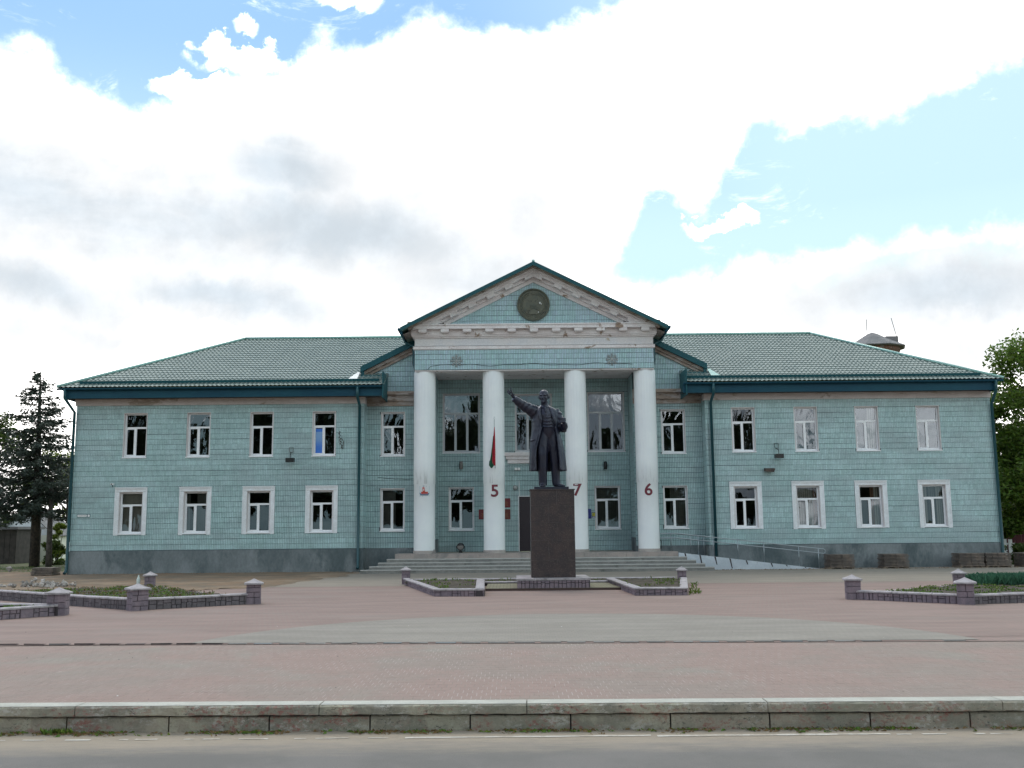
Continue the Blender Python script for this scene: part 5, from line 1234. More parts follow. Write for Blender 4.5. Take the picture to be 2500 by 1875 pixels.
# outstretched hand: palm open, four fingers and thumb
wr = SP(232, 258, -.46); pl = SP(203, 222, -.50)
b.tube([SP(262, 285, -.42), wr, SP(218, 238, -.49), pl], [.052, .046, .056, .05], 14, [.045, .036, .03, .026], up=(.3, 1, .4))
fing = [((196, 205), (176, 183), (163, 166), (152, 150)), ((190, 212), (166, 193), (150, 180), (137, 168)), ((187, 222), (164, 206), (149, 194), (138, 184)), ((190, 233), (172, 221), (160, 212), (152, 205))]
for k, f_ in enumerate(fing):
    b.tube([SP(*q, -.50 - .012 * k - .02 * i) for i, q in enumerate(f_)], [.021, .019, .017, .012], 8)
b.tube([SP(222, 225, -.52), SP(206, 190, -.55), SP(198, 160, -.56), SP(193, 132, -.55), SP(190, 122, -.55)], [.026, .024, .021, .019, .012], 8)
# other hand closed round a crumpled cap in front of the chest
for k in range(4):
    z = 585 + k * 19; b.tube([SP(1000, z + 6, -.34), SP(992, z, -.41), SP(968, z - 4, -.45), SP(945, z + 2, -.43), SP(938, z + 6, -.39)], [.025, .025, .024, .022, .018], 8)
b.tube([SP(990, 590, -.36), SP(965, 572, -.42), SP(942, 580, -.44)], [.028, .026, .018], 8)
b.ell(SP(975, 620, -.36), (.07, .06, .09), 12, 8)
def body_disp(c, n_):
    z = c.z
    if z < 4.15 and z > 2.95: return .006 * math.sin(c.x * 34 + 2.2 * mnoise.noise(c * 2.4)) * (1 if n_.y < .2 else 0) + .008 * mnoise.noise(Vector((c.x * 6, c.y * 6, c.z * 2.5)))
    return .002 * mnoise.noise(c * 9)
remesh(b, 'body', M_BRONZE, st, .0115, 2, body_disp)
# eye hollows are left to the brow; the base slab
onebox('base_slab', M_BRONZE, st, .62, 1.62, 29.52, 30.4, 2.86, 2.935)
# coat with sleeves
c = MB()
T = [(392, 618, 815, 655, 752, .16), (420, 570, 865, 640, 768, .21), (460, 552, 900, 634, 785, .25), (520, 522, 915, 640, 812, .27), (600, 500, 915, 655, 838, .275), (690, 500, 915, 655, 855, .28), (800, 490, 932, 622, 872, .29), (900, 472, 958, 592, 886, .31), (1000, 464, 980, 566, 899, .33), (1100, 460, 996, 552, 908, .345), (1200, 457, 1006, 548, 914, .355), (1290, 456, 1014, 550, 917, .36), (1352, 455, 1020, 556, 919, .365)]
na = 72; outer = []; inner = []
for ti, (zy, L, Rr, xl, xr, bd) in enumerate(T):
    cx_, a_ = (L + Rr) / 2, (Rr - L) / 2
    t0 = math.acos(max(-.999, min(.999, (xl - cx_) / a_))); t1 = math.acos(max(-.999, min(.999, (xr - cx_) / a_)))
    # angle runs from the left flap edge, round the left side, the back, the right side, to the right flap edge (front is -Y)
    s0 = -t0; s1 = -(2 * math.pi - 0) + -t1 * 1.0
    ro, ri = [], []
    for j in range(na + 1):
        th = s0 + (s1 - s0) * j / na
        low = max(0, min(1, (zy - 620) / 700.)); fold = (.022 * math.sin(7 * th + 1.3) + .014 * math.sin(13 * th + zy * .004)) * low
        k = 1 + fold / (a_ / 506.) ; kk = 1 + fold / bd
        ex = .85
        ca, sa = math.cos(th), math.sin(th)
        X = cx_ + a_ * math.copysign(abs(ca) ** ex, ca) * min(k, 1.02); Yd = bd * math.copysign(abs(sa) ** ex, sa) * kk
        ro.append(SP(X, zy, Yd + .01)); ri.append(SP(cx_ + (X - cx_) * (1 - 22 / a_), zy, (Yd) * (1 - .045 / bd) + .01))
    outer.append(ro); inner.append(ri)
nr = len(T); vs = [p for r in outer for p in r] + [p for r in inner for p in r]; n1 = na + 1; off = nr * n1; fs = []
for i in range(nr - 1):
    for j in range(na):
        fs.append((i * n1 + j, i * n1 + j + 1, (i + 1) * n1 + j + 1, (i + 1) * n1 + j)); fs.append((off + i * n1 + j, off + (i + 1) * n1 + j, off + (i + 1) * n1 + j + 1, off + i * n1 + j + 1))
    for j in (0, na): fs.append((i * n1 + j, (i + 1) * n1 + j, off + (i + 1) * n1 + j, off + i * n1 + j))
for i in (0, nr - 1):
    for j in range(na): fs.append((i * n1 + j, i * n1 + j + 1, off + i * n1 + j + 1, off + i * n1 + j))
c.add([tuple(p) for p in vs], fs)
# sleeve of the raised arm
c.tube([SP(640, 470, .03), SP(575, 462, .0), SP(510, 440, -.06), SP(430, 405, -.16), SP(360, 366, -.26), SP(300, 325, -.35), SP(255, 290, -.41), SP(240, 275, -.425)], [.17, .185, .178, .158, .14, .12, .105, .1], 22, [.17, .18, .17, .15, .13, .115, .1, .095])
c.tube([SP(590, 560, .02), SP(530, 520, -.02), SP(480, 470, -.1)], [.1, .12, .1], 14)
# sleeve of the bent arm
c.tube([SP(850, 450, .03), SP(890, 500, .03), SP(925, 590, .02), SP(955, 680, -.02), SP(978, 735, -.06), SP(985, 745, -.12)], [.13, .145, .135, .12, .10, .085], 20)
c.tube([SP(985, 725, -.06), SP(988, 705, -.18), SP(982, 672, -.28), SP(975, 645, -.33)], [.10, .105, .092, .085], 18)
# collar and broad lapels
c.tube([SP(655, 660, -.285), SP(640, 600, -.30), SP(618, 530, -.285), SP(612, 470, -.25), SP(628, 420, -.17), SP(645, 385, -.06), SP(665, 362, .07), SP(705, 355, .11), SP(745, 362, .07), SP(768, 385, -.05), SP(788, 430, -.17), SP(815, 500, -.25), SP(838, 580, -.28), SP(852, 660, -.28)],
       [.012, .04, .065, .06, .045, .04, .04, .04, .04, .042, .045, .05, .04, .012], 10, [.012, .02, .022, .024, .03, .03, .03, .03, .03, .03, .026, .022, .02, .012], up=(0, 1, 0))
c.tube([SP(650, 700, -.28), SP(618, 820, -.29), SP(590, 920, -.31), SP(566, 1020, -.32), SP(553, 1150, -.33), SP(556, 1345, -.345)], .024, 8)
c.tube([SP(856, 700, -.27), SP(874, 820, -.27), SP(888, 920, -.27), SP(900, 1020, -.28), SP(912, 1180, -.29), SP(918, 1345, -.3)], .024, 8)
c.tube([SP(470, 905, -.12), SP(500, 900, -.2), SP(540, 890, -.28)], .014, 6)
def coat_disp(p, n_):
    d = 0.
    if p.x < SP(560, 0).x and p.z > SP(0, 620).z:      # folds spiralling round the raised sleeve
        u = (p.x - p.z * .6) * 1.0; d += .0065 * math.sin(u * 38 + 5 * mnoise.noise(p * 3.5))
    elif p.x > SP(905, 0).x and p.z > SP(0, 800).z: d += .009 * math.sin(p.z * 48 + 4 * mnoise.noise(p * 4))
    else: d += .010 * mnoise.noise(Vector((p.x * 9, p.y * 9, p.z * 1.6))) + .004 * mnoise.noise(p * 12)
    return d
remesh(c, 'coat', M_BRONZE, st, .0125, 2, coat_disp)

#@@BEDS
# ------------------------------------------------------------------ flower beds
def vec2(a, b): return (b[0] - a[0], b[1] - a[1])
def clad(parent, a, b, h, mat_, z0=0., thick=.17, coping=True, outward=1, stones=True, seglen=.55, label=None, copeh=.05):
    # a low wall from a to b (its outer face on the line a-b); local frame: u along, w inward
    d = Vector(vec2(a, b)); L = d.length; d.normalize(); nrm = Vector((-d.y, d.x)) * outward     # inward
    M = Matrix(((d.x, nrm.x, 0, a[0]), (d.y, nrm.y, 0, a[1]), (0, 0, 1, 0), (0, 0, 0, 1)))
    def put(mb, name, m, par):
        mb.v = [tuple(M @ Vector(v)) for v in mb.v]; o = mb.build(name, m, par); recalc(o); return o
    mb = MB(); mb.box(0, L, .014, thick, z0 - .03, z0 + h - copeh); w = put(mb, 'wall', M_GROUT, parent)
    if stones:
        u = 0
        while u < L - .02:
            ue = min(u + seglen * R.uniform(.8, 1.1), L)
            if L - ue < .2: ue = L
            # random ashlar inside this cast panel
            def split(x0, x1, zz0, zz1, dep):
                w_, h_ = x1 - x0, zz1 - zz0
                if dep == 0 or (w_ < .16 and h_ < .11) or (dep < 3 and R.random() < .12):
                    mb = MB(); c_ = .006; yo = R.uniform(-.004, .006)
                    vs = [(x0 + .005, .016, zz0 + .005), (x1 - .005, .016, zz0 + .005), (x1 - .005, .016, zz1 - .005), (x0 + .005, .016, zz1 - .005),
                          (x0 + .005 + c_, yo, zz0 + .005 + c_), (x1 - .005 - c_, yo + R.uniform(-.003, .003), zz0 + .005 + c_), (x1 - .005 - c_, yo, zz1 - .005 - c_), (x0 + .005 + c_, yo + R.uniform(-.003, .003), zz1 - .005 - c_)]
                    mb.add(vs, [(4, 5, 6, 7), (0, 1, 5, 4), (1, 2, 6, 5), (2, 3, 7, 6), (3, 0, 4, 7)]); put(mb, 'stone', mat_, w); return
                f = R.uniform(.35, .65)
                if w_ > h_ * 1.2: split(x0, x0 + w_ * f, zz0, zz1, dep - 1); split(x0 + w_ * f, x1, zz0, zz1, dep - 1)
                else: split(x0, x1, zz0, zz0 + h_ * f, dep - 1); split(x0, x1, zz0 + h_ * f, zz1, dep - 1)
            split(u + .004, ue - .004, z0 + .004, z0 + h - copeh - .002, 3)
            u = ue
    if coping:
        u = 0
        while u < L - .02:
            ue = min(u + R.uniform(.75, 1.15), L)
            if L - ue < .3: ue = L
            mb = MB(); dz = R.uniform(-.004, .004)
            P = [(-.02, z0 + h - copeh + dz), (-.022, z0 + h - .018 + dz), (.02, z0 + h + dz), (thick - .02, z0 + h + dz), (thick + .02, z0 + h - .018 + dz), (thick + .02, z0 + h - copeh + dz)]
            vs = [(u + .004, y, z) for y, z in P] + [(ue - .004, y, z) for y, z in P]
            mb.add(vs, [tuple(range(6)), tuple(range(11, 5, -1))] + [(i, (i + 1) % 6, (i + 1) % 6 + 6, i + 6) for i in range(6)]); put(mb, 'coping', M_COPE, w)
            u = ue
    return w
def post(parent, x, y, rot, w=.30, h=.46, mat_=M_STONE_PUR, capw=.46):
    o = bpy.data.objects.new('post', None)
    mb = MB(); hw = w / 2; mb.box(-hw + .012, hw - .012, -hw + .012, hw - .012, -.02, h); me = mb.mesh('post', M_GROUT)
    o = link('post', me, parent); o.location = (x, y, 0); o.rotation_euler = (0, 0, rot)
    for k in range(4):
        rm = Matrix.Rotation(k * math.pi / 2, 4, 'Z'); z = .0
        while z < h - .03:
            ze = min(z + R.uniform(.1, .17), h)
            if h - ze < .06: ze = h
            cuts = [-hw, R.uniform(-hw * .4, hw * .4), hw] if R.random() < .75 else [-hw, hw]
            for a, b_ in zip(cuts, cuts[1:]):
                mb = MB(); mb.tile(a + .004, b_ - .004, z + .004, ze - .004, -hw - .002 + R.uniform(-.003, .003), .016, .005); mb.v = [tuple(rm @ Vector(v)) for v in mb.v]; mb.build('stone', mat_, o)
            z = ze
    c_ = capw / 2; mb = MB(); j = [R.uniform(-.008, .008) for _ in range(4)]
    mb.add([(-c_, -c_, h), (c_, -c_, h), (c_, c_, h), (-c_, c_, h), (-c_, -c_, h + .035 + j[0]), (c_, -c_, h + .035 + j[1]), (c_, c_, h + .035 + j[2]), (-c_, c_, h + .035 + j[3]), (-c_ * .45, -c_ * .45, h + .085), (c_ * .45, -c_ * .45, h + .08), (c_ * .45, c_ * .45, h + .085), (-c_ * .45, c_ * .45, h + .085), (0, 0, h + .14)],
           [(3, 2, 1, 0), (0, 1, 5, 4), (1, 2, 6, 5), (2, 3, 7, 6), (3, 0, 4, 7), (4, 5, 9, 8), (5, 6, 10, 9), (6, 7, 11, 10), (7, 4, 8, 11), (8, 9, 12), (9, 10, 12), (10, 11, 12), (11, 8, 12)])
    q = mb.build('cap', M_COPE, o); recalc(q); return o
def inside(p, poly):
    x, y = p; r = False
    for i in range(len(poly)):
        a, b_ = poly[i], poly[i - 1]
        if (a[1] > y) != (b_[1] > y) and x < (b_[0] - a[0]) * (y - a[1]) / (b_[1] - a[1]) + a[0]: r = not r
    return r
def soil(parent, poly, z, amp=.05, step=.14):
    xs = np.arange(min(p[0] for p in poly), max(p[0] for p in poly), step); ys = np.arange(min(p[1] for p in poly), max(p[1] for p in poly), step)
    mb = MB(); idx = {}
    for i, x in enumerate(xs):
        for j, y in enumerate(ys):
            if inside((x, y), poly): idx[(i, j)] = len(mb.v); mb.v.append((x, y, z + amp * mnoise.noise(Vector((x * 2.3, y * 2.3, 1))) + amp * .8 * mnoise.noise(Vector((x * 7, y * 7, 1)))))
    for (i, j) in list(idx):
        k = [(i, j), (i + 1, j), (i + 1, j + 1), (i, j + 1)]
        if all(q in idx for q in k): mb.f.append(tuple(idx[q] for q in k))
    o = mb.build('soil', M_SOIL, parent, kind='stuff'); return o
def weeds(parent, poly, z, dens, hmax, m, name='weeds', clump=1.2, thr=.0, seed=0):
    xs = [p[0] for p in poly]; ys = [p[1] for p in poly]; A = (max(xs) - min(xs)) * (max(ys) - min(ys)); mb = MB()
    for _ in range(int(A * dens)):
        x, y = R.uniform(min(xs), max(xs)), R.uniform(min(ys), max(ys))
        if not inside((x, y), poly) or mnoise.noise(Vector((x * clump, y * clump, seed))) < thr: continue
        zz = z + .05 * mnoise.noise(Vector((x * 2.3, y * 2.3, 1)))
        for q in range(3):
            a = R.uniform(0, 6.28); h = R.uniform(.25, 1) * hmax; l = h * R.uniform(.3, .9); w_ = R.uniform(.006, .016)
            dx, dy = math.cos(a), math.sin(a)
            mb.add([(x - dy * w_ * .4, y + dx * w_ * .4, zz), (x + dy * w_ * .4, y - dx * w_ * .4, zz), (x + dx * l * .6 + dy * w_, y + dy * l * .6 - dx * w_, zz + h * .8), (x + dx * l, y + dy * l, zz + h), (x + dx * l * .6 - dy * w_, y + dy * l * .6 + dx * w_, zz + h * .8)], [(0, 1, 2, 3, 4)])
    mb.build(name, m, parent, kind='stuff')
def shrink(poly, k):
    cx_, cy_ = sum(p[0] for p in poly) / len(poly), sum(p[1] for p in poly) / len(poly); return [(cx_ + (x - cx_) * k, cy_ + (y - cy_) * k) for x, y in poly]
G = 'stone clad flower beds on the plaza'
# left bed
N, Rt, Bk, Lf = (-8.42, 22.92), (-6.12, 24.72), (-11.05, 31.4), (-14.9, 28.1)
bed = thing('flower_bed', 'large weedy flower bed on the left, its walls meeting at a capped corner post', 'flower bed', group=G)
clad(bed, N, Rt, .27, M_STONE_GREY); clad(bed, Rt, Bk, .12, M_STONE_GREY, stones=False); clad(bed, Bk, Lf, .12, M_STONE_GREY, stones=False); clad(bed, Lf, N, .27, M_STONE_GREY)
post(bed, N[0] + .02, N[1] + .1, rad(38), .36, .46, M_STONE_PUR, .46); post(bed, Rt[0] - .12, Rt[1] + .0, rad(12), .33, .47, M_STONE_PUR, .44); post(bed, Bk[0], Bk[1] - .15, rad(15), .30, .42, M_STONE_PUR, .40)
ip = shrink([N, Rt, Bk, Lf], .94); soil(bed, ip, .15); weeds(bed, ip, .15, 150, .045, M_WEED, thr=-.08); weeds(bed, ip, .15, 20, .07, M_WEEDDRY, 'dry_weeds', thr=-.1, seed=5)
# front left bed
A_, F_, G_, H_ = (-9.52, 21.78), (-12.0, 18.6), (-17.5, 20.5), (-15.2, 23.6)
bed = thing('flower_bed', 'flower bed cut off by the left picture edge, in front of the large weedy bed', 'flower bed', group=G)
clad(bed, F_, A_, .25, M_STONE_PUR); clad(bed, A_, H_, .25, M_STONE_GREY); clad(bed, H_, G_, .25, M_STONE_GREY); clad(bed, G_, F_, .25, M_STONE_GREY)
post(bed, A_[0] - .12, A_[1] + .05, rad(10), .37, .45, M_STONE_PUR, .46)
ip = shrink([A_, F_, G_, H_][::-1], .93); soil(bed, ip, .17); weeds(bed, ip, .17, 60, .08, M_WEED, thr=.0, seed=2)
# beds flanking the monument
C1, C2, C3, C3b = (-3.58, 33.1), (-2.06, 26.75), (-.78, 26.62), (-.93, 31.9)
bed = thing('flower_bed', 'small soil bed left of the monument with one post at its back corner', 'flower bed', group=G)
clad(bed, C1, C2, .215, M_STONE_PUR); clad(bed, C2, C3, .215, M_STONE_PUR); clad(bed, C3, C3b, .215, M_STONE_PUR, thick=.2)
post(bed, C1[0] + .12, C1[1] - .1, rad(8), .26, .44, M_STONE_PUR, .34)
ip = shrink([C1, C2, C3, C3b], .9); soil(bed, ip, .155); weeds(bed, ip, .155, 40, .08, M_WEED, thr=.12, seed=3)
D1, D2, D3, D3b = (5.36, 32.0), (4.42, 26.3), (3.10, 26.35), (2.88, 31.9)
bed = thing('flower_bed', 'small soil bed right of the monument with one post at its back corner', 'flower bed', group=G)
clad(bed, D2, D1, .215, M_STONE_PUR); clad(bed, D3, D2, .215, M_STONE_PUR); clad(bed, D3b, D3, .215, M_STONE_PUR, thick=.2)
post(bed, D1[0] - .15, D1[1] - .1, rad(-5), .26, .40, M_STONE_PUR, .34)
ip = shrink([D1, D2, D3, D3b][::-1], .9); soil(bed, ip, .155); weeds(bed, ip, .155, 40, .08, M_WEED, thr=.1, seed=4); weeds(None, [(4.45, 26.2), (4.75, 26.2), (5.6, 31.5), (5.4, 31.5)], .012, 70, .12, M_WEED, 'weeds'); tag(COL.objects[-1], 'green weeds growing outside the right side of the monument bed', 'weeds')
bed = thing('flower_bed', 'narrow soil strip running behind the monument between the two small beds', 'flower bed', group=G)
clad(bed, (-.9, 31.6), (2.9, 31.6), .14, M_STONE_GREY, stones=False); ip = [(-3.4, 31.8), (5.2, 31.8), (5.2, 33.2), (-3.4, 33.4)]; soil(bed, ip, .12); weeds(bed, ip, .12, 24, .09, M_WEED, thr=.1, seed=8)
clad(bed, (5.2, 33.3), (-3.4, 33.5), .16, M_STONE_GREY, stones=False)
plat = thing('monument_platform', 'low mossy paved platform either side of the monument plinth', 'platform')
mb = MB(); mb.box(-.8, 3.1, 28.9, 31.6, -.02, .075); mb.build('riser', mat('dark brown riser', (.07, .045, .04), .9), plat)
mb = MB(); mb.add([(-.8, 28.9, .08), (3.1, 28.9, .08), (3.1, 31.6, .08), (-.8, 31.6, .08)], [(0, 1, 2, 3)]); mb.build('paving', M_PAVE_YEL, plat)
# right bed
r1, r2, r4, r5, r3 = (7.88, 24.35), (9.82, 22.38), (16.5, 24.0), (17.5, 31.5), (11.95, 27.75)
bed = thing('flower_bed', 'large flower bed cut off by the right picture edge, blue-green onion leaves at its back', 'flower bed', group=G)
clad(bed, r1, r2, .23, M_STONE_PUR); clad(bed, r2, r4, .23, M_STONE_GREY); clad(bed, r4, r5, .23, M_STONE_GREY); clad(bed, r5, r3, .14, M_STONE_GREY, stones=False); clad(bed, r3, r1, .14, M_STONE_GREY, stones=False)
post(bed, r1[0] + .12, r1[1] + .0, rad(-12), .33, .45, M_STONE_PUR, .42); post(bed, r2[0] + .03, r2[1] + .12, rad(-25), .34, .45, M_STONE_PUR, .46); post(bed, r3[0], r3[1] - .1, rad(-15), .28, .42, M_STONE_PUR, .36)
ip = shrink([r1, r2, r4, r5, r3], .94); soil(bed, ip, .15); weeds(bed, ip, .15, 150, .045, M_WEED, thr=-.1, seed=6); weeds(bed, [(12.2, 26.9), (17, 27.2), (17, 29.2), (12.4, 28.2)], .15, 420, .30, M_ONION, 'onion_leaves', thr=-1)
# plastic bottle beside the back post of the left bed
mb = MB(); mb.lathe([(.05, 0), (.055, .02), (.055, .2), (.05, .22), (.02, .29), (.018, .33)], (-11.42, 31.3, .12), 14); tag(mb.build('bottle', M_BOTTLE, smooth=True), 'pale plastic bottle standing left of the back post of the left bed', 'bottle')

# stacks of paving slabs along the facade
def stack(x, y, w, lab, h=9):
    t = thing('slab_stack', lab, 'stack of slabs', (x, y, .03), R.uniform(-.03, .03), 'pallets of paving slabs along the facade')
    mb = MB()
    for a in (-.45, -.02, .41): mb.box(-w / 2 + (a + .45) * w, -w / 2 + (a + .45) * w + .1 * w, -.4, .4, 0, .07)
    mb.box(-w / 2, w / 2, -.42, .42, .07, .09); mb.build('pallet', M_WOOD, t)
    for k in range(h):
        mb = MB(); xx = -w / 2 + R.uniform(-.03, .03); n = 4
        for q in range(n):
            mb.box(xx + q * w / n + .004, xx + (q + 1) * w / n - .004, -.4 + R.uniform(-.015, .015), .38, .092 + k * .056 + R.uniform(0, .004), .092 + (k + 1) * .056 - .014)
        mb.build('slab_layer', M_PALLET, t)
stack(13.06, 41.2, .98, 'brown paving slab stack on a pallet, nearest to the end of the ramp'); stack(15.22, 41.2, .98, 'brown paving slab stack standing alone under the third lower window of the right wing'); stack(18.22, 41.2, .98, 'grey slab stack by the right downpipe, left one of the touching pair'); stack(19.27, 41.2, 1.0, 'grey slab stack by the right downpipe, right one of the touching pair'); stack(20.75, 41.2, 1.0, 'grey slab stack at the right picture edge past the corner')
stack(-18.75, 41.2, .85, 'low dark slab stack at the left corner of the building', 5)

#@@TREES
# ------------------------------------------------------------------ trees and surroundings
def leafcloud(mb, blobs, n, size, flat=.5, rnd=R):
    tot = sum(b_[3] ** 2 for b_ in blobs)
    for (x, y, z, r) in blobs:
        k = int(n * r * r / tot)
        for _ in range(k):
            d = Vector((rnd.gauss(0, 1), rnd.gauss(0, 1), rnd.gauss(0, 1))).normalized() * r * (rnd.random() ** .45) * (1 + .25 * mnoise.noise(Vector((x, y, z)) + Vector((rnd.random(), 0, 0))))
            d.z *= .8; p = Vector((x, y, z)) + d; s = size * rnd.uniform(.6, 1.35)
            a = Vector((rnd.gauss(0, 1), rnd.gauss(0, 1), rnd.gauss(0, .6))).normalized(); b2 = a.cross(Vector((rnd.gauss(0, 1), rnd.gauss(0, 1), rnd.gauss(0, 1)))).normalized()
            mb.add([tuple(p - a * s), tuple(p + b2 * s * .5), tuple(p + a * s), tuple(p - b2 * s * .5)], [(0, 1, 2, 3)])
def crown_blobs(cx, cy, z0, z1, r, n, rnd=R):
    out = []
    for _ in range(n):
        f = rnd.random(); z = z0 + (z1 - z0) * f; rr = r * (math.sin(math.pi * (.18 + .75 * f))) ** .7
        a = rnd.uniform(0, 6.28); q = rr * rnd.random() ** .5; s = r * rnd.uniform(.16, .34)
        out.append((cx + q * math.cos(a), cy + q * math.sin(a), z, s))
    return out
def trunk_mesh(cx, cy, h, r, blobs, m, parent, z0=0):
    mb = MB(); mb.tube([(cx, cy, z0 - .1), (cx + .05, cy, h * .35), (cx - .05, cy, h * .7), (cx, cy, h)], [r * 1.25, r, r * .6, r * .15], 9)
    for b_ in blobs[::2]:
        zz = max(h * .25, min(h * .9, b_[2] - (abs(b_[0] - cx) + abs(b_[1] - cy)) * .7)); mid = Vector(((cx + b_[0]) / 2, (cy + b_[1]) / 2, (zz + b_[2]) / 2 + .15))
        mb.tube([(cx, cy, zz), tuple(mid), b_[:3]], [r * .35, r * .2, r * .06], 5)
    return mb.build('trunk', m, parent, smooth=True)
def tree(cx, cy, z0, z1, r, nb, nl, size, lm_, label, h=None, tr=.2, bark=M_BARK, group=None):
    t = thing('tree', label, 'tree', (cx, cy, 0), 0, group); bl = crown_blobs(0, 0, z0, z1, r, nb); mb = MB(); leafcloud(mb, bl, nl, size)
    mb.build('crown', lm_, t); trunk_mesh(0, 0, h or z1 * .92, tr, bl, bark, t); return t
# spruces at the left of the building
def spruce(cx, cy, H_, rb, zb, nl, label, lean=0, seed=1, side=None):
    rnd = random.Random(seed); t = thing('spruce_tree', label, 'spruce', (cx, cy, 0), 0, 'dark spruces left of the building'); mb = MB(); br = MB()
    br.tube([(0, 0, -.1), (lean * .3, 0, H_ * .4), (lean * .8, 0, H_ * .8), (lean, 0, H_)], [.26, .2, .08, .015], 9)
    z = zb
    while z < H_ - .15:
        f = (z - zb) / (H_ - zb); Rr = rb * (1 - f) ** .85 * (1. if z > zb + .6 else .75) + .1; k = max(4, int(7 * (1 - f) + 4))
        for i in range(k):
            a = rnd.uniform(0, 6.28); L = Rr * rnd.uniform(.55, 1.12); droop = .28 * L * (1 - f) ; x0 = lean * (z / H_) ** 1.2
            d = Vector((math.cos(a), math.sin(a), 0)); pts = [Vector((x0, 0, z)), Vector((x0, 0, z)) + d * L * .5 + Vector((0, 0, -droop * .5)), Vector((x0, 0, z)) + d * L + Vector((0, 0, -droop * .7 + .12 * L))]
            br.tube(pts, [.03 * (1 - f) + .008, .012, .004], 4)
            m_ = max(14, int(nl * L / 60))
            for q in range(m_):
                u = rnd.random() ** .7; p = pts[0] * (1 - u) + pts[2] * u; p.z += -droop * .6 * math.sin(u * math.pi) * .6
                wd_ = .34 * L * (1 - u) + .07; sd_ = Vector((-d.y, d.x, 0)); p = p + sd_ * rnd.gauss(0, .42) * wd_ + Vector((0, 0, -abs(rnd.gauss(0, .11)) + .03)); s = rnd.uniform(.06, .15)
                e = (d * rnd.uniform(.3, 1) + sd_ * rnd.gauss(0, .7) + Vector((0, 0, rnd.uniform(-.7, .1)))).normalized(); w_ = e.cross(Vector((rnd.gauss(0, 1), rnd.gauss(0, 1), 1))).normalized()
                mb.add([tuple(p - w_ * s * .35), tuple(p + e * s * .6 - w_ * s * .3), tuple(p + e * s * 1.7), tuple(p + w_ * s * .35)], [(0, 1, 2, 3)])
        z += rnd.uniform(.13, .22) * (1 + .3 * (1 - f))
    mb.build('crown', L_SPRUCE, t); br.build('trunk', M_BARK, t, smooth=True)
spruce(-24.05, 51.5, 10.2, 3.5, 2.9, 2600, 'tall dark spruce standing nearest to the left end of the building, its whole tip showing', -.25, 3)
spruce(-28.2, 53.5, 7.2, 2.2, 2.4, 1300, 'lower dark spruce behind and left of the tall one', .2, 5)
spruce(-24.0, 55.5, 6.2, 1.5, 3.8, 800, 'smaller dark spruce close behind the tall one on its right side', .1, 8)
mb = MB(); mb.tube([(-23.2, 51.2, 0), (-23.25, 51.2, 2.5), (-23.3, 51.3, 4.5)], [.16, .12, .1], 9); tag(mb.build('bare_trunk', M_BARKGREY, smooth=True), 'slim grey bare trunk rising just right of the tall spruce trunk', 'tree trunk')
mb = MB(); mb.tube([(-22.1, 51.0, 0), (-21.95, 51.0, 1.3)], [.2, .18], 10); tk = mb.build('limed_trunk', M_WHITE, smooth=True); tag(tk, 'trunk with whitewashed foot in front of the cream house', 'tree trunk')
mb = MB(); mb.tube([(-21.95, 51.0, 1.3), (-21.8, 51.1, 3.4)], [.18, .14], 10); mb.build('bark', M_BARK, tk, smooth=True)
tree(-32.6, 75, 2.0, 8.6, 2.8, 22, 7000, .11, L_YEL, 'yellow-green tree behind the spruces, beside the left downpipe', tr=.14)
tree(-33.5, 65, 1.6, 9.6, 3.2, 30, 10000, .12, L_MID, 'green broadleaf tree cut off by the left picture edge')
tree(-31, 71, 1.0, 6.0, 3.4, 24, 9000, .12, L_YEL, 'low yellow-green tree beyond the cream house')
# big tree at the right
tree(25.5, 47.4, 1.9, 10.2, 4.3, 72, 46000, .105, L_MAPLE, 'large green broadleaf tree rising past the right end of the roof', tr=.22)
tree(23.2, 49, .8, 7.2, 2.1, 30, 14000, .09, L_MAPLE, 'young leafy tree right against the right end wall')
tree(31, 56, 2, 11, 4.2, 40, 14000, .14, L_MID, 'darker green tree behind the large one at the right edge')
# treetops just above the roof line
tree(-21.5, 74, 5, 14.1, 1.6, 12, 500, .14, L_MID, 'thin sprouting treetop peeping over the left hip of the roof', tr=.1)
tree(31.5, 80, 5, 13.5, 2.2, 14, 900, .15, L_MID, 'thin treetop peeping over the right hip of the roof', tr=.1)
# shrubs and grass at the far left
def shrub(cx, cy, r, h, n, m, label, size=.07):
    t = thing('shrub', label, 'shrub', (cx, cy, 0)); mb = MB(); bl = [(R.gauss(0, r * .45), R.gauss(0, r * .4), R.uniform(.15, h), r * R.uniform(.2, .35)) for _ in range(14)]; leafcloud(mb, bl, n, size); mb.build('foliage', m, t)
    mb = MB()
    for b_ in bl[::2]: mb.tube([(0, 0, 0), (b_[0] * .5, b_[1] * .5, b_[2] * .5), b_[:3]], [.03, .02, .008], 5)
    mb.build('stems', M_BARK, t)
shrub(-24.5, 54.6, .8, 1.3, 2200, L_MID, 'loose green shrub between the cream house and the left downpipe'); shrub(-25.9, 58.2, .9, 2.2, 3600, L_YEL, 'tall bright yellow-green shrub just left of the left downpipe')
shrub(22.2, 45, .8, 1.0, 1500, L_MID, 'dark low shrub beside the slab stacks past the right corner'); shrub(23.5, 46, .45, .85, 1800, L_SPRUCE, 'small dark clipped shrub before the maroon gate', .05)
gm = MB()
for _ in range(5200):
    x, y = R.uniform(-31, -18.6), R.uniform(44.6, 52); a = R.uniform(0, 6.28); h = R.uniform(.05, .16)
    gm.add([(x, y, .02), (x + .03 * math.cos(a), y + .03 * math.sin(a), .02), (x + .05 * math.cos(a + 1), y + .05 * math.sin(a), .02 + h)], [(0, 1, 2)])
tag(gm.build('grass', M_WEED, kind='stuff'), 'strip of green grass under the spruces at the far left', 'grass')
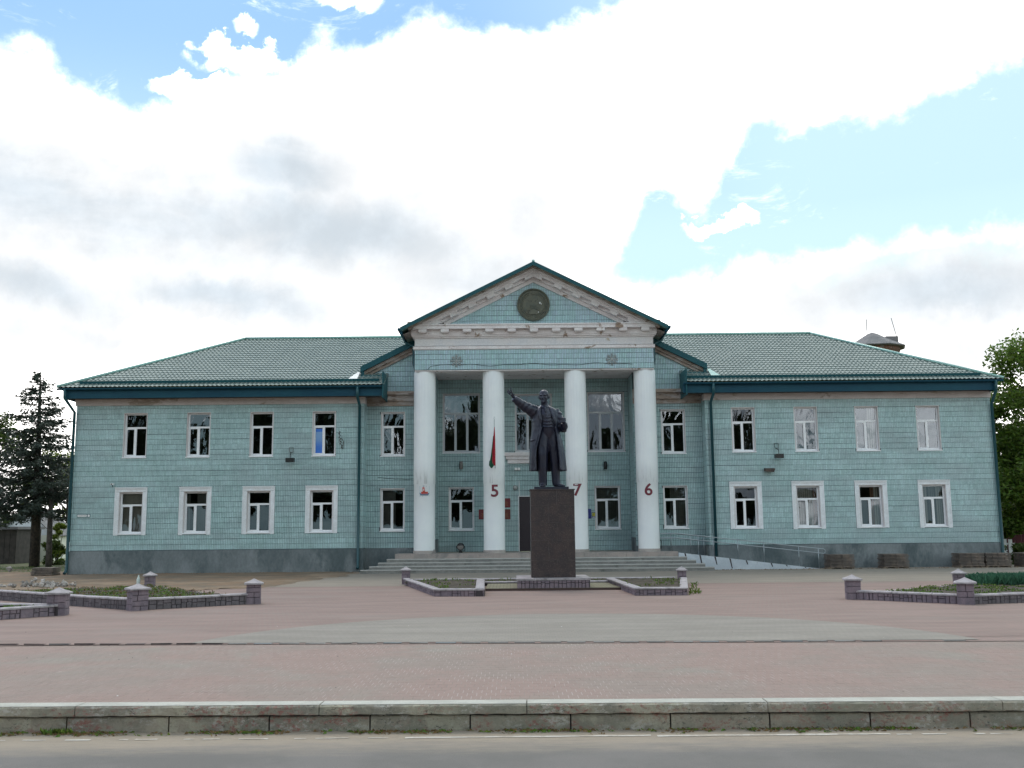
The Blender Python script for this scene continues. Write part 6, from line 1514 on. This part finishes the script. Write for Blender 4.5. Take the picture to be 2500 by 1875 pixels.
sheet('grass_strip', [(-60, 44.3), (-18.4, 44.9), (-18.4, 70), (-60, 70)], .085, M_GRASS)
# cream house and brown shed
hs = thing('cream_house', 'small cream house with a white boarded gable behind the spruces', 'house', (-29.75, 62, 0), rad(4)); hs.scale = (.56, .56, .56)
mb = MB(); mb.box(-2.6, 3.1, 0, 7, 0, 2.95); mb.build('wall', M_HOUSE, hs)
mb = MB(); mb.prism([(-2.7, 2.96), (3.2, 2.96), (2.6, 3.7), (.25, 5.7), (-2.1, 3.7)], -.02, .2); q = mb.build('gable', M_HOUSEW, hs); recalc(q)
mb = MB(); 
for s in (-1, 1):
    P = [(.25, -.3, 5.85), (.25 + s * 3.2, -.3, 2.95), (.25 + s * 3.2, 7.2, 2.95), (.25, 7.2, 5.85)]; mb.add(P + [(x, y, z - .1) for x, y, z in P], [(0, 1, 2, 3), (7, 6, 5, 4), (0, 4, 5, 1), (1, 5, 6, 2)])
q = mb.build('roof', M_TROOF, hs); recalc(q)
for xx in (-.9, 1.25): 
    mb = MB(); mb.box(xx - .3, xx + .3, -.06, -.005, 1.1, 2.4); w = mb.build('window', M_OCHRE, hs); mb = MB(); mb.box(xx - .2, xx + .2, -.07, -.061, 1.2, 2.3); mb.build('shutter', M_OCHRE, w)
sh = thing('brown_shed', 'dark brown boarded shed at the far left beside the cream house', 'shed', (-30.55, 57.5, -.1)); mb = MB(); mb.box(-3, 2.6, 0, 3, 0, 2.1); mb.build('wall', M_SHED, sh); mb = MB(); mb.box(-3.2, 2.75, -.2, 3.2, 2.1, 2.25); mb.build('roof', M_TROOF, sh)
for i in range(18): mb = MB(); mb.box(-3 + i * .31 + .01, -3 + (i + 1) * .31 - .01, -.03, -.005, .02, 2.08); mb.build('plank', M_SHED, sh)
mb = MB(); mb.box(.75, 1.05, -.06, -.031, .75, 1.05); mb.build('notice', M_SEAM, sh)
# tower behind the right wing
tw = thing('water_tower', 'round old brick tower top with a grey faceted cap behind the right wing roof', 'tower', (32.6, 90, 0))
mb = MB(); mb.lathe([(1.7, 0), (1.7, 16.2), (1.85, 16.6), (2.15, 17.0), (2.35, 17.3), (2.35, 17.6)], n=24); mb.build('shaft', M_TBRICK, tw)
mb = MB(); mb.lathe([(2.75, 17.5), (2.9, 17.58), (2.85, 17.64), (1.6, 18.25), (.5, 18.9), (.02, 19.1)], n=9); mb.build('cap', M_TROOF, tw)
mb = MB(); mb.box(1.0, 2.1, -.7, .4, 17.9, 18.6); mb.build('vent_box', M_TROOF, tw)
mb = MB(); mb.tube([(1.9, -1, 18.2), (1.45, -1, 20.2)], .03, 5); mb.build('aerial', M_GREYBOX, tw); mb = MB(); mb.tube([(-.6, -.4, 18.8), (-.55, -.4, 20.2)], .025, 5); mb.build('aerial', M_GREYBOX, tw)
# fences and gate beyond the right corner
gt = thing('maroon_gate', 'maroon metal gate at the right edge behind the slab stacks', 'gate', (25.6, 50, 0))
for i in range(14): mb = MB(); mb.box(-2 + i * .3 + .01, -2 + (i + 1) * .3 - .01, 0, .05, .1, 1.75); mb.build('plank', M_MAROON, gt)
fe = thing('white_fence', 'pale slatted fence between the right corner and the maroon gate', 'fence', (22.2, 48.2, 0))
for i in range(9): mb = MB(); mb.box(-1 + i * .26, -1 + i * .26 + .18, 0, .03, .05, 1.05 + .02 * (i % 2)); mb.build('slat', M_WHITE, fe)
mb = MB(); mb.box(-1.05, 1.4, .03, .06, .8, .88); mb.build('fence_rail', M_WHITE, fe)
# pink house glimpsed through the right tree
ph = thing('pale_house', 'pale house wall glimpsed through the foliage at the right edge', 'house', (30, 62, 0)); mb = MB(); mb.box(-3.5, 5, 0, 6, 0, 3.6); mb.build('wall', mat('pale pink wall', (.5, .42, .4), .85), ph); mb = MB(); mb.prism([(-4, 3.6), (5.5, 3.6), (.75, 5.4)], -.2, 6.2); q = mb.build('roof', M_TROOF, ph); recalc(q)
# street trees behind the viewer, seen mirrored in the panes
proto = []
for k in range(3):
    rnd = random.Random(40 + k); bl = crown_blobs(0, 0, 2.6, 11.5 + k, 3.6, 34, rnd); mb = MB(); leafcloud(mb, bl, 9000, .22, rnd=rnd); me = mb.mesh('crown', L_BACK); t0 = MB(); t0.tube([(0, 0, -.3), (0, 0, 5), (0, 0, 9)], [.25, .2, .06], 8); proto.append((me, t0.mesh('trunk', M_BARK)))
for i, (x, y, k, s) in enumerate([(-47, -17, 0, 1.1), (-41, -20, 1, 1.25), (-35, -15, 2, 1.05), (-28.5, -19, 0, 1.2), (-22, -16, 1, 1.05), (-15.5, -20, 2, 1.2), (-10, -16, 0, .9), (-3.5, -21, 1, 1.0), (3, -17, 2, .85), (9, -21, 0, .95), (15.5, -18, 1, 1.1), (21, -20, 2, 1.2), (28, -24, 0, .9), (37, -26, 1, .7), (47, -25, 2, .6)]):
    t = thing('street_tree', 'dark street tree across the road, mirrored in the upper windows', 'tree', (x, y, -.2), i * 1.7, 'street trees across the road, mirrored in the panes'); s *= 1.32 if x < 0 else 1.12 if x < 25 else 1.; t.scale = (s, s, s)
    link('crown', proto[k][0], t); link('trunk', proto[k][1], t)
